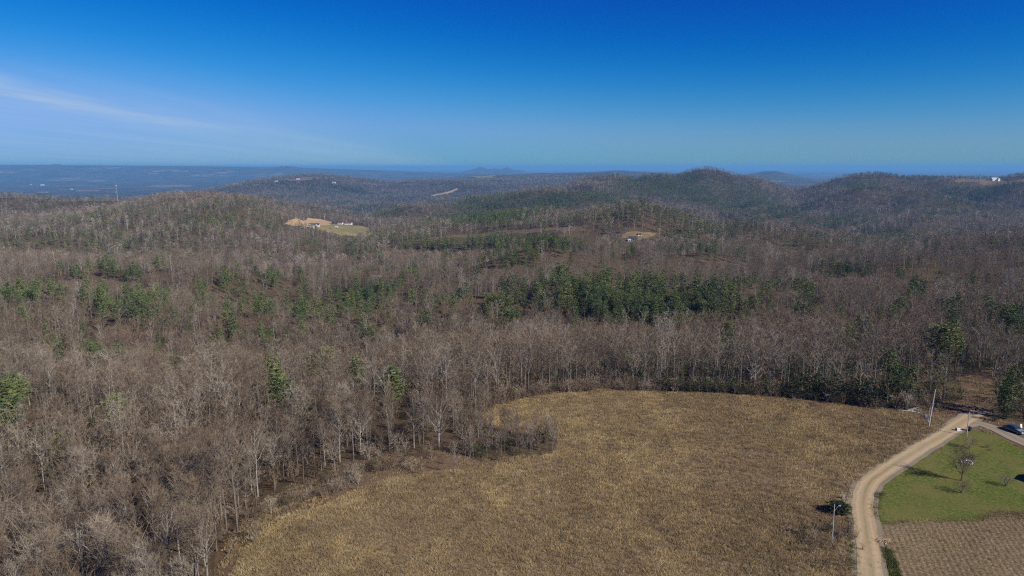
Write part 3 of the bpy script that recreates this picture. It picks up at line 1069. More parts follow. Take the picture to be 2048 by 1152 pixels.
def not_clear(x, y):
    k = ~inside(CLEAR, x, y)
    for P in CLR:
        k &= ~inside(P, x, y)
    # keep the road and its junction open
    for q in ROADC[::4]:
        k &= (np.hypot(x - q[0], y - q[1]) > 5)
    return k


# stands of evergreens: picture position of the crowns, half size, how many
STANDS = [
    (755, 580, 95, 26, 64), (700, 600, 50, 14, 16), (610, 612, 38, 16, 14), (660, 636, 14, 8, 3), (725, 628, 14, 8, 3),
    (1150, 570, 120, 26, 80), (1230, 600, 150, 28, 110), (1330, 610, 140, 26, 90), (1420, 595, 110, 22, 55), (1000, 600, 70, 18, 16), (1010, 640, 30, 12, 5),
    (1265, 500, 40, 14, 16), (1410, 502, 60, 12, 20), (1340, 500, 30, 10, 7),
    (400, 580, 16, 16, 8), (450, 556, 28, 14, 12), (540, 552, 32, 14, 14), (470, 580, 40, 12, 10), (600, 548, 20, 10, 5),
    (275, 605, 36, 22, 26), (200, 600, 40, 8, 12), (60, 582, 70, 12, 22), (105, 575, 14, 10, 5),
    (150, 540, 26, 8, 9), (215, 530, 40, 12, 14), (270, 540, 30, 10, 10), (320, 525, 16, 8, 5),
    (230, 828, 26, 24, 1), (20, 800, 34, 22, 7), (190, 700, 34, 12, 7), (120, 712, 20, 6, 2), (352, 716, 12, 12, 1), (437, 722, 20, 16, 2),
    (545, 735, 20, 14, 3), (560, 780, 20, 16, 3), (606, 778, 10, 12, 1), (465, 652, 20, 14, 4), (524, 668, 9, 14, 1), (525, 612, 20, 10, 4),
    (715, 735, 10, 10, 1), (655, 725, 10, 12, 1), (310, 695, 12, 8, 1), (115, 860, 12, 10, 1), (450, 692, 8, 6, 1), (790, 765, 22, 18, 3), (5, 712, 8, 10, 1),
    (730, 665, 30, 8, 3), (625, 730, 8, 8, 1),
    (1770, 630, 20, 12, 3), (1590, 580, 20, 14, 4), (1800, 540, 16, 12, 4), (1620, 590, 30, 10, 4), (1520, 600, 20, 12, 5), (1985, 615, 10, 10, 1),
    (1800, 740, 50, 30, 9), (2005, 760, 30, 28, 8), (2040, 800, 25, 25, 7), (1995, 800, 10, 10, 2),
    (990, 480, 120, 12, 130), (1100, 488, 80, 10, 70), (870, 488, 95, 10, 80), (1020, 520, 60, 9, 16), (720, 505, 40, 6, 10), (760, 515, 10, 9, 4), (1060, 510, 30, 6, 8),
    (620, 482, 30, 8, 12), (690, 478, 20, 5, 5), (455, 440, 60, 16, 40), (380, 440, 40, 14, 20), (540, 450, 60, 14, 26), (90, 480, 90, 12, 22), (520, 400, 60, 6, 14),
    (1120, 400, 100, 18, 150), (1000, 410, 90, 22, 170), (940, 430, 100, 16, 150), (1200, 396, 60, 14, 80), (1300, 375, 80, 20, 110), (1400, 380, 80, 26, 130),
    (1480, 400, 80, 22, 80), (1560, 430, 60, 14, 70), (1500, 440, 50, 10, 50), (1690, 440, 60, 12, 60), (1620, 445, 50, 10, 40), (1720, 370, 60, 12, 40), (1900, 400, 90, 24, 50),
    (1380, 350, 70, 6, 30), (760, 420, 60, 14, 50), (650, 400, 80, 20, 40), (700, 385, 60, 12, 30), (560, 372, 60, 10, 16),
    (1560, 565, 40, 12, 9), (1690, 535, 50, 10, 12), (1840, 570, 30, 16, 9), (1800, 610, 24, 12, 6), (1600, 615, 40, 12, 8), (1480, 560, 60, 12, 14), (1950, 560, 40, 12, 7), (1720, 655, 30, 14, 4), (1900, 690, 30, 14, 4), (2020, 640, 24, 20, 5), (1450, 660, 30, 12, 4), (1300, 560, 80, 10, 14), (900, 600, 24, 10, 5), (850, 640, 16, 8, 2), (1350, 470, 40, 8, 10), (1600, 480, 60, 8, 14), (1750, 470, 50, 8, 12),
    (1690, 560, 160, 40, 12), (1900, 640, 120, 60, 8), (1000, 440, 90, 6, 30), (340, 500, 200, 20, 24), (250, 470, 200, 20, 16),
]
ev = []
BIG = set()
r_ = np.random.default_rng(101)
for (px, py, sx, sy, n) in STANDS:
    for k in range(int(n * (1.6 if n >= 12 and py > 520 else 1.3 if n > 1 else 1))):
        a = r_.uniform(0, 6.283); q = min(1.5, abs(r_.normal(0, .62)))
        if n == 1: q = 0
        x, y = spot(px + sx * q * math.cos(a), py + sy * q * math.sin(a), 9.5 if py > 520 else 7)
        ev.append((x, y))
        if n <= 7 and py > 600:
            BIG.add((round(x, 3), round(y, 3)))
# lone evergreens sprinkled through the woods
for (a, b, cell, thr) in ((190, 500, 11, .50), (500, 1300, 12, .50), (1300, 3000, 19, .53), (3000, 6500, 42, .50)):
    x, y, rr_ = scatter(a, b, cell, 77 + a)
    m = (fbm(x, y, 220 if a < 1300 else 420, 3, 66) * .5 + .5 + rr_.uniform(-.14, .14, x.size)) > thr + .06
    m &= not_clear(x, y)
    m &= rr_.uniform(size=x.size) < (.42 if a < 1300 else .5)
    ev += list(zip(x[m], y[m]))
ev = np.array(ev)
ev = ev[not_clear(ev[:, 0], ev[:, 1])]
# keep stems apart
keep = []
gridk = {}
for i, (x, y) in enumerate(ev):
    md = 3.2 if y < 700 else 4.5
    g = (int(x // md), int(y // md))
    if any((g[0] + a, g[1] + b) in gridk for a in (-1, 0, 1) for b in (-1, 0, 1) if (a == 0 or b == 0) and (a, b) != (1, 1)) and g in gridk:
        continue
    if g in gridk:
        continue
    gridk[g] = 1
    keep.append(i)
ev = ev[keep]
ev = ev[np.argsort(np.hypot(ev[:, 0], ev[:, 1]))]
def near_cells(P, c, reach):
    out = {}
    for x, y in P:
        i, j = int(x // c), int(y // c)
        for a in range(-reach, reach + 1):
            for b in range(-reach, reach + 1):
                out[(i + a, j + b)] = 1
    return out


evcells = near_cells(ev, 4.0, 1)

bare = []
far_ev = []
for (a, b, cell) in ((70, 420, 3.7), (420, 900, 4.4), (900, 1700, 6.0), (1700, 3100, 9.5), (3100, 5000, 15), (5000, 7500, 25)):
    x, y, rr_ = scatter(a, b, cell, int(a))
    m = not_clear(x, y)
    m &= ~(inside(SCRUB, x, y) & (rr_.uniform(size=x.size) < .72))
    m &= ~(np.array([(int(p // 4.0), int(q // 4.0)) in evcells for p, q in zip(x, y)]) & (rr_.uniform(size=x.size) < .92))
    cpx, cpy = project(x, y, ground(x, y) + 9.5)
    for (px, py, sx, sy, n) in STANDS:
        if py > 470 and n / (sx * sy) > .002 * (1 if n == 1 else 4):
            m &= ~((((cpx - px) / (sx * 1.05)) ** 2 + ((cpy - py - 8) / (sy + 13)) ** 2 < .85 + 1.5 * fbm(x, y, 25, 2, 93)) & (rr_.uniform(size=x.size) < (.93 if n >= 20 else .88)))
    # uneven stocking: thin spots and gaps
    m &= rr_.uniform(size=x.size) < .84 + 1.0 * fbm(x, y, 26, 3, 91)
    if a >= 900:
        pe = .03 + (.35 + .45 * (cpx > 900)) * np.clip(fbm(x, y, 260 if a < 3000 else 600, 4, 67) * 1.6 - .12, 0, .5)
        for (px, py, sx, sy, n) in STANDS:
            if py <= 480:
                q = ((cpx - px) / (sx * 1.1)) ** 2 + ((cpy - py) / (sy * 1.2)) ** 2
                pe = pe + np.clip(1.3 - q, 0, 1) * (.75 if n > 60 else .42 if px > 700 else .13)
        tog = m & (rr_.uniform(size=x.size) < pe)
        far_ev.append(np.stack([x[tog], y[tog], np.full(tog.sum(), cell)], -1))
        m &= ~tog
    bare.append(np.stack([x[m], y[m], np.full(m.sum(), cell)], -1))
bare = np.vstack(bare)
px_, py_ = project(bare[:, 0], bare[:, 1], ground(bare[:, 0], bare[:, 1]) + 8)
inview = (px_ > -60) & (px_ < 2108) & (py_ < 1230)
bare = bare[inview]
bare = bare[np.argsort(np.hypot(bare[:, 0], bare[:, 1]))]

SPUR = poly([(930, 915), (960, 930), (1060, 912), (1120, 900), (1130, 884), (1100, 868), (1030, 862), (950, 855)])


def zone(x, y):
    px, py = project(x, y, gz(x, y))
    if inside(SPUR, np.array([x]), np.array([y]))[0]:
        return 'on the wooded spur'
    if px > 1880:
        return 'in the woods behind the parked car'
    if px > 1250:
        return 'along the far edge of the field'
    if px > 880 and y > 165:
        return 'at the far left corner of the dry field'
    if py > 1000:
        return 'in the bottom left woods'
    if px > 480:
        return 'at the left woods edge'
    return 'deep in the left woods'


LABELS = []


def label_by_place(kind_phrase):
    """tell look-alikes apart by where in their stand they grow"""
    zones = {}
    for e in LABELS:
        zones.setdefault(e[2], []).append(e)
    HW = ['far left', 'left', 'left of centre', 'centre', 'right of centre', 'right', 'far right']
    VW = ['rear', 'middle', 'front']
    for z, es in zones.items():
        xs = np.array([e[3] for e in es]); ys = np.array([e[4] for e in es])
        nh = 7 if len(es) > 20 else 3
        hw = HW if nh == 7 else ['left', 'centre', 'right']
        same = {}
        for e in es:
            h = hw[min(nh - 1, int((e[3] - xs.min()) / (np.ptp(xs) + 1e-6) * nh))]
            v = VW[min(2, int((e[4] - ys.min()) / (np.ptp(ys) + 1e-6) * 3))]
            lab = '%s, %s %s, %s' % (e[1], v, h, z) if len(es) > 1 else '%s %s' % (e[1], z)
            same.setdefault(lab, []).append(e)
        for lab, q in same.items():
            q.sort(key=lambda e: e[0].scale[2])
            for i, e in enumerate(q):
                pre = ''
                if len(q) in (2, 3):
                    pre = ('shorter ', 'taller ')[i] if len(q) == 2 else ('shortest ', 'medium height ', 'tallest ')[i]
                    if lab.startswith('tall ') : pre = pre.strip() + ' '
                l_ = pre + (lab[5:] if (pre and lab.startswith('tall ')) else lab)
                e[0]['label'] = l_
                e[0]['group'] = kind_phrase + ' ' + z
    LABELS.clear()


LOOK = ['pale trunked bare tree', 'brown crowned bare tree', 'slender grey bare tree', 'wide spreading grey bare tree', 'forked upswept bare tree', 'thin reddish bare sapling']
rt = np.random.default_rng(5)
# small trees on the spur
sx, sy = [], []
bb0, bb1 = SPUR.min(0), SPUR.max(0)
while len(sx) < 42:
    x = rt.uniform(bb0[0], bb1[0]); y = rt.uniform(bb0[1], bb1[1])
    if inside(SPUR, np.array([x]), np.array([y]))[0]:
        sx.append(x); sy.append(y)
near_pts = [(x, y, 1) for x, y in zip(sx, sy)]
near_pts += [(b[0], b[1], 0) for b in bare[:298 - len(near_pts)]]
n_near = 298 - 42
for (x, y, small) in near_pts:
    small = small or inside(SPUR, np.array([x]), np.array([y]))[0]
    v = 5 if small else int(rt.choice([0, 1, 2, 3, 4, 5], p=[.24, .2, .24, .10, .17, .05]))
    s = rt.uniform(.45, .8) if small else rt.uniform(.56, .9)
    z = zone(x, y)
    t = thing('bare_tree', LOOK[v] + ' ' + z, 'tree', x, y, rt.uniform(0, 6.28), LOOK[v] + ' ' + z, s)
    part('trunk', NEAR_BARE[v][0], t)
    part('crown', NEAR_BARE[v][1], t)
    LABELS.append((t, LOOK[v], z, *project(x, y, gz(x, y))))
label_by_place('bare trees')
# notable single trees
for (px, py, v, s, lab) in ((475, 1062, 0, 1.15, 'tall bare tree nearest the field in the lower left woods'),
                            (1500, 780, 3, 1.0, 'bare oak with rounded crown and white limbs above dark evergreens'),
                            (910, 950, 5, .75, 'small pinkish bare tree standing alone at the field edge below the spur')):
    x, y = spot(px, py)
    t = thing('bare_tree', lab, 'tree', x, y, 1.0, None, s)
    part('trunk', NEAR_BARE[v][0], t)
    part('crown', NEAR_BARE[v][1], t)

# the nearest evergreens as single trees
PLOOK = ['broad layered green pine', 'round crowned pine', 'young full pine', 'flat topped pine']


def pzone(x, y):
    px, py = project(x, y, gz(x, y) + 9)
    if px > 1700 and py > 700: return 'by the dirt road junction'
    if px > 1540: return 'in the grey woods on the right hillside'
    if 940 < px and py > 530: return 'in the central evergreen stand'
    if 940 < px: return 'below the ridge clearing'
    if 560 < px and py < 655: return 'in the centre left stand'
    if py > 780: return 'in the near left woods'
    if py > 640: return 'in the left woods'
    if px < 340: return 'in the evergreen band at the left'
    return 'in the left slope clumps'


n_pine = 262
pine_seen = 0
ev_rest = []
for (x, y) in ev:
    px, py = project(x, y, gz(x, y) + 8)
    if not (-60 < px < 2108):
        continue
    if pine_seen < n_pine:
        pine_seen += 1
        v = int(rt.integers(0, 4)); s = rt.uniform(.82, 1.0) if (round(x, 3), round(y, 3)) in BIG else rt.uniform(.72, 1.05)
        lab = PLOOK[v] + ' ' + pzone(x, y)
        t = thing('pine_tree', lab, 'tree', x, y, rt.uniform(0, 6.28), lab, s)
        if (round(x, 3), round(y, 3)) in BIG:
            t.scale = (s * 1.3, s * 1.3, s)
        part('trunk', NEAR_PINE[v][0], t)
        part('crown', NEAR_PINE[v][1], t)
        LABELS.append((t, PLOOK[v], pzone(x, y), px, py))
    else:
        ev_rest.append((x, y))
ev_rest = np.array(ev_rest)
label_by_place('pines')

# dark evergreens under the trees along the far right edge of the field
k = 0
for px in list(range(1330, 1775, 17)):
    py = np.interp(px, [1330, 1560, 1700, 1790], [783, 794, 808, 819]) - rt.uniform(0, 6)
    x, y = spot(px, py)
    v = k % 2; k += 1
    g = 'dark bushy evergreens hiding the foot of the woods along the far right edge of the field'
    s = rt.uniform(.6, .9) if px < 1580 else rt.uniform(1.05, 1.45)
    ORD = ['first', 'second', 'third', 'fourth', 'fifth', 'sixth', 'seventh', 'eighth', 'ninth', 'tenth', 'eleventh', 'twelfth', 'thirteenth', 'fourteenth', 'fifteenth', 'sixteenth']
    oi = k - 1 if px < 1580 else k - 1 - 15
    t = thing('evergreen_shrub', ORD[oi] + ' from the left of the ' + ('low' if px < 1580 else 'tall') + ' dark evergreen bushes at the far field edge', 'shrub', x, y, rt.uniform(0, 6.28), g, s)
    part('stem', LAUREL[v][0], t)
    part('foliage', LAUREL[v][1], t)
for (px, py, s, lab, *vv) in ((992, 921, .38, 'bright green bush at the foot of the wooded spur, left one of two'), (1034, 913, .33, 'bright green bush at the foot of the wooded spur, right one of two'),
                         (1022, 800, .8, 'bushy green evergreen at the far left corner of the field'), (1110, 784, .5, 'small green bush beside the trunks at the far field edge'),
                         (812, 918, .45, 'low green bush by a fallen log under the trees'), (1990, 842, .75, 'yellow green bush under the tall pines beside the driveway'),
                         (2012, 838, .7, 'dark green bush between the pine trunks behind the car'), (568, 1012, .45, 'green bush at the woods edge left of the field'),
                         (748, 940, .5, 'green bush under bare trees above the brown strip'),
                         (1675, 1026, .72, 'nearly black evergreen thicket on the field beside the thin pole', 2), (1655, 1064, .34, 'small dark bush at the left of the thin pole base'),
                         (1604, 1070, .42, 'dark bush lowest and leftmost in the rough grass near the thin pole')):
    x, y = spot(px, py)
    t = thing('evergreen_shrub', lab, 'shrub', x, y, rt.uniform(0, 6), None, s)
    vv = vv[0] if vv else 1
    if vv == 2:
        t.scale = (s * 1.1, s, s * .6)
    part('stem', LAUREL[vv][0], t)
    part('foliage', LAUREL[vv][1], t)


# ------------------------------------------------------------------ the rest of the woods: masses of instances
def proto_collection(name, meshes):
    col = bpy.data.collections.new(name)
    for i, me in enumerate(meshes):
        o = bpy.data.objects.new('%s_%02d' % (name, i), me)
        col.objects.link(o)
    return col


def mass(name, label, cat, pts, col, nvar, smin, smax, seed, hvar=0.12, extra=None):
    r = np.random.default_rng(seed)
    n = len(pts)
    x = pts[:, 0]; y = pts[:, 1]
    z = ground(x, y)
    me = bpy.data.meshes.new(name)
    me.vertices.add(n)
    me.vertices.foreach_set('co', np.stack([x, y, z], -1).ravel())
    sc_ = r.uniform(smin, smax, n)
    xy = extra if extra is not None else np.ones(n)
    S = np.stack([sc_ * xy, sc_ * xy, sc_ * r.uniform(1 - hvar, 1 + hvar, n)], -1)
    a = me.attributes.new('inst_scale', 'FLOAT_VECTOR', 'POINT'); a.data.foreach_set('vector', S.ravel())
    rot = np.stack([r.uniform(-.05, .05, n), r.uniform(-.05, .05, n), r.uniform(0, 6.28, n)], -1)
    a = me.attributes.new('inst_rot', 'FLOAT_VECTOR', 'POINT'); a.data.foreach_set('vector', rot.ravel())
    a = me.attributes.new('inst_pick', 'INT', 'POINT'); a.data.foreach_set('value', r.integers(0, nvar, n).astype(np.int32))
    o = bpy.data.objects.new(name, me)
    C.objects.link(o)
    ng = bpy.data.node_groups.new(name, 'GeometryNodeTree')
    ng.interface.new_socket('Geometry', in_out='INPUT', socket_type='NodeSocketGeometry')
    ng.interface.new_socket('Geometry', in_out='OUTPUT', socket_type='NodeSocketGeometry')
    N, L = ng.nodes, ng.links
    gi = N.new('NodeGroupInput'); go = N.new('NodeGroupOutput')
    ci = N.new('GeometryNodeCollectionInfo')
    ci.inputs['Collection'].default_value = col
    ci.inputs['Separate Children'].default_value = True
    ci.inputs['Reset Children'].default_value = True
    iop = N.new('GeometryNodeInstanceOnPoints')
    iop.inputs['Pick Instance'].default_value = True

    def na(nm, ty):
        q = N.new('GeometryNodeInputNamedAttribute'); q.data_type = ty; q.inputs['Name'].default_value = nm
        return [s for s in q.outputs if s.enabled and s.name == 'Attribute'][0]
    L.new(gi.outputs[0], iop.inputs['Points'])
    L.new(ci.outputs[0], iop.inputs['Instance'])
    L.new(na('inst_pick', 'INT'), iop.inputs['Instance Index'])
    e2r = N.new('FunctionNodeEulerToRotation')
    L.new(na('inst_rot', 'FLOAT_VECTOR'), e2r.inputs[0])
    L.new(e2r.outputs[0], iop.inputs['Rotation'])
    L.new(na('inst_scale', 'FLOAT_VECTOR'), iop.inputs['Scale'])
    L.new(iop.outputs[0], go.inputs[0])
    md = o.modifiers.new('instances', 'NODES')
    md.node_group = ng
    tag(o, label, cat, kind='stuff')
    return o


rest = bare[n_near:]
d = rest[:, 1]
col_mid = proto_collection('mid_bare_protos', MID_BARE)
col_far = proto_collection('far_bare_protos', FAR_BARE)
col_mp = proto_collection('mid_pine_protos', MID_PINE)
col_fp = proto_collection('far_pine_protos', FAR_PINE)
a_ = rest[d < 750]
mass('bare_woodland', 'brown and grey bare winter trees packed over the valley beyond the dry field', 'woodland', a_, col_mid, 5, .62, 1.0, 1, .18)
b_ = rest[d >= 750]
xy = np.interp(b_[:, 2], [4.4, 6.0, 9.5, 15, 25], [1.1, 1.25, 1.8, 2.7, 4.4])
mass('hillside_woodland', 'far bare winter woods over the ridges and hillsides', 'woodland', b_, col_far, 3, .62, 1.0, 2, .2, extra=xy)
if len(ev_rest):
    q = ev_rest[ev_rest[:, 1] < 800]
    if len(q):
        mass('evergreen_stand', 'dark green pines grown together in the valley woods', 'woodland', q, col_mp, 3, .72, 1.1, 3, .2)
    q = ev_rest[ev_rest[:, 1] >= 800]
    in_s = inside(SCRUB, q[:, 0], q[:, 1])
    fe = np.vstack(far_ev)
    pxx, pyy = project(fe[:, 0], fe[:, 1], ground(fe[:, 0], fe[:, 1]))
    fe = fe[(pxx > -60) & (pxx < 2108)]
    ex = np.concatenate([np.where(q[:, 1] < 1300, .9, 1.2), np.interp(fe[:, 2], [6.0, 9.5, 15, 25], [.95, 1.3, 1.9, 3.0])])
    q = np.vstack([q, fe[:, :2]])
    mass('evergreen_hillside', 'green pines speckling the far wooded hills and ridges', 'woodland', q, col_fp, 2, .75, 1.15, 4, .25, extra=ex)


# brush and saplings under the trees
ush = [shrub(91, 2.6, 2.6, 110, .06), shrub(92, 3.6, 2.4, 120, .06), shrub(93, 1.6, 2.2, 90, .06)]
def joined(T, K, a, b):
    me = bpy.data.meshes.new('brush'); nT = len(T.v)
    me.from_pydata(T.v + K.v, [], T.f + [tuple(j + nT for j in f) for f in K.f])
    me.materials.append(a); me.materials.append(b)
    me.polygons.foreach_set('material_index', np.array([0] * len(T.f) + [1] * len(K.f), np.int32)); me.update()
    return me
ul_ = [shrub(94, 2.6, 3.0, 260, .16, True), shrub(95, 3.4, 3.0, 280, .16, True)]
col_b = proto_collection('brush_protos', [joined(a, b_3, M['twig'], M['twig']) for a, b_3 in ush] )
col_l = proto_collection('laurel_protos', [joined(a, b_3, M['pinebark'], M['laurel']) for a, b_3 in ul_])
x, y, rr_ = scatter(75, 420, 3.4, 404)
m = not_clear(x, y) & (rr_.uniform(size=x.size) < .75)
mass('woodland_brush', 'leafless brown brush and saplings under the bare trees', 'undergrowth', np.stack([x[m], y[m]], -1), col_b, 3, .7, 1.9, 14, .3)
x, y, rr_ = scatter(120, 420, 4.0, 405)
pxx, pyy = project(x, y, ground(x, y))
edge = np.clip((pxx - 1180) / 150, 0, 1) * np.clip((330 - y) / 120, 0, 1)
m = not_clear(x, y) & (rr_.uniform(size=x.size) < .07 + .7 * edge + .25 * np.clip(fbm(x, y, 35, 3, 406), 0, 1))
mass('evergreen_undergrowth', 'dark evergreen laurel undergrowth in the shade of the bare woods', 'undergrowth', np.stack([x[m], y[m]], -1), col_l, 2, .6, 1.3, 15, .3)

# dry grass tufts
def tuft(seed, n, h, w, spread):
    random.seed(seed)
    K = MB()
    for i in range(n):
        az = random.uniform(0, 6.28); q = random.random() ** .7
        p = Vector((math.cos(az) * q * spread, math.sin(az) * q * spread, -0.02))
        K.blade(p, Vector((math.cos(az) * .35 + random.gauss(0, .2), math.sin(az) * .35 + random.gauss(0, .2), 1)) * h * random.uniform(.5, 1.1), w)
    return K.mesh('tuft', M['reed'])


col_t = proto_collection('tuft_protos', [tuft(1, 16, .36, .05, .4), tuft(2, 14, .28, .055, .45), tuft(3, 20, .55, .045, .35)])
b0, b1 = FIELD.min(0), FIELD.max(0)
nt = 140000
x = rng.uniform(b0[0], b1[0], nt * 2); y = rng.uniform(b0[1], b1[1], nt * 2)
m = inside(FIELD, x, y) & (np.abs(x) < .86 * y + 4)
# thick where the grass stands tall, thin over the brown worn patches
m &= rng.uniform(size=x.size) < .72 + .6 * fbm(x, y, 22, 4, 55)
x, y = x[m][:nt], y[m][:nt]
mass('dry_grass', 'tan and straw coloured dead grass tufts over the open field', 'grass', np.stack([x, y], -1), col_t, 3, .5, 1.3, 8, .3)
# brown weeds and straw in the strip between woods and field, and in the stubble rows
ST = poly([(455, 1110), (540, 1030), (640, 1000), (700, 972), (800, 940), (880, 928), (980, 935), (900, 955), (780, 975), (700, 1002), (640, 1030), (560, 1060), (505, 1110)])
MG = CLEAR[1:-1]
x = rng.uniform(MG[:, 0].min(), MG[:, 0].max(), 150000); y = rng.uniform(MG[:, 1].min(), MG[:, 1].max(), 150000)
m = inside(MG, x, y) & ~inside(FIELD, x, y) & ~inside(LAWN, x, y) & ~inside(CROP, x, y) & (np.abs(x) < .9 * y) & (rng.uniform(size=x.size) < .34 + .9 * fbm(x, y, 8, 3, 57))
dr = np.full(x.shape, 99.)
for q in np.vstack([ROADC, np.array([spot(*p) for p in [(1925, 852), (1950, 848), (1970, 852), (1990, 858), (2010, 867), (2030, 877), (2048, 886), (2080, 900)]])]):
    dr = np.minimum(dr, np.hypot(x - q[0], y - q[1]))
m &= dr > 3.0
mass('rough_grass', 'orange brown weeds in the strip between the left woods and the field', 'grass', np.stack([x[m], y[m]], -1), col_t, 3, .6, 1.5, 9, .3)


# green ditch grass on the verges and dry stalks over the stubble
def weed_line(pxs, n, w):
    P = np.array([spot(*p) for p in pxs]); out = []
    for k in range(n):
        i = int(rng.integers(0, len(P) - 1)); f = rng.random()
        out.append(P[i] * (1 - f) + P[i + 1] * f + rng.normal(0, w, 2))
    return np.array(out)


random.seed(5)
wt = []
for q_ in (1, 2):
    K = MB()
    for i in range(18):
        az = random.uniform(0, 6.28); p = Vector((math.cos(az), math.sin(az), 0)) * random.random() * .4
        K.blade(p, Vector((random.gauss(0, .3), random.gauss(0, .3), 1)) * random.uniform(.10, .24), .09)
    wt.append(K.mesh('weed_tuft', M['weed']))
col_w = proto_collection('weed_protos', wt)
V = np.vstack([weed_line([(1766, 1096), (1778, 1130), (1792, 1175), (1810, 1240)], 420, .15), weed_line([(1779, 1100), (1792, 1135), (1806, 1180), (1825, 1240)], 380, .13),
               weed_line([(1699, 1010), (1700, 1060), (1704, 1110), (1710, 1170)], 380, .4), weed_line([(1752, 1040), (1750, 1010), (1758, 985)], 150, .5),
               weed_line([(1640, 1120), (1600, 1100), (1560, 1140), (1500, 1120), (1400, 1150)], 700, 6.0)])
mass('verge_grass', 'dark green grass along the ditch and verges of the dirt road', 'grass', V, col_w, 2, .6, 1.3, 31, .3)
x = rng.uniform(CROP[:, 0].min(), CROP[:, 0].max(), 110000); y = rng.uniform(CROP[:, 1].min(), CROP[:, 1].max(), 110000)
ca, sa = math.cos(-ROWA), math.sin(-ROWA)
rw = (x * ca - y * sa) / 0.9
m = inside(CROP, x, y) & ((np.abs(rw - np.round(rw) + .35 * fbm(x, y, 5, 2, 59)) < .20) | (rng.uniform(size=x.size) < .16)) & (x < .86 * y + 4) & (rng.uniform(size=x.size) < .75 + fbm(x, y, 6, 3, 58))
mass('crop_stubble', 'tan corn stubble standing in rows below the lawn', 'stubble', np.stack([x[m], y[m]], -1), col_t, 3, .25, .6, 32, .3)
V = weed_line([(455, 1090), (545, 1015), (640, 985), (700, 955), (800, 925), (880, 915)], 190, 2.2)
mass('edge_brush', 'low twiggy brush and vines skirting the left woods edge', 'undergrowth', V, col_b, 3, .35, 1.1, 41, .3)
V = weed_line([(985, 812), (1040, 796), (1120, 784), (1210, 778), (1300, 781), (1400, 784), (1560, 795), (1700, 810), (1790, 820), (1850, 815)], 500, 2.4)
V = V[~inside(FIELD, V[:, 0], V[:, 1])]
mass('far_edge_brush', 'low twiggy brush along the foot of the woods at the far field edge', 'undergrowth', V, col_b, 3, .5, 1.6, 42, .3)
V = np.vstack([weed_line([(1765, 1046), (1860, 1043), (1960, 1040), (1988, 1026), (2060, 1026)], 900, .45), weed_line([(1990, 1028), (2060, 1034)], 500, 1.2)])
mass('border_grass', 'tan dead grass along the border between lawn and stubble', 'grass', V, col_t, 3, .3, .75, 36, .3)
# dark dead brush in the rough corner by the thin pole
V = weed_line([(1600, 1065), (1640, 1100), (1670, 1140), (1690, 1060), (1655, 1070)], 60, 1.8)
mass('dead_brush', 'dark brown dead brush in the rough corner left of the dirt road', 'undergrowth', V, col_b, 3, .35, .8, 33, .3)

# ------------------------------------------------------------------ made things
M['pole'] = plain('weathered_pole', (0.46, 0.45, 0.42), .8)
M['pole_dark'] = plain('dark_pole', (0.16, 0.13, 0.11), .8)
M['metal'] = plain('galvanised', (0.45, 0.46, 0.47), .45, .6)
M['white'] = plain('white_paint', (0.78, 0.77, 0.74), .5)
M['black'] = plain('black_plastic', (0.02, 0.02, 0.022), .4)
M['glass'] = plain('window_glass', (0.03, 0.04, 0.05), .1, 0, .1, 1, .6)
M['ceramic'] = plain('insulator', (0.25, 0.2, 0.18), .3)
M['rubber'] = plain('rubber', (0.025, 0.025, 0.025), .8)
M['blue'] = plain('blue_plastic', (0.16, 0.30, 0.42), .4)
M['stone'] = plain('pale_stone', (0.42, 0.38, 0.33), .9, 0, .25, 4)
M['wood'] = plain('cut_wood', (0.52, 0.38, 0.22), .8, 0, .3, 5)
M['roof_dark'] = plain('dark_shingle', (0.06, 0.055, 0.06), .8)
M['roof_brown'] = plain('brown_shingle', (0.13, 0.07, 0.06), .8)
M['roof_metal'] = plain('pale_metal_roof', (0.62, 0.64, 0.66), .4, .2)
M['wall_grey'] = plain('grey_siding', (0.34, 0.38, 0.44), .7)
M['wall_tan'] = plain('tan_siding', (0.45, 0.38, 0.30), .7)


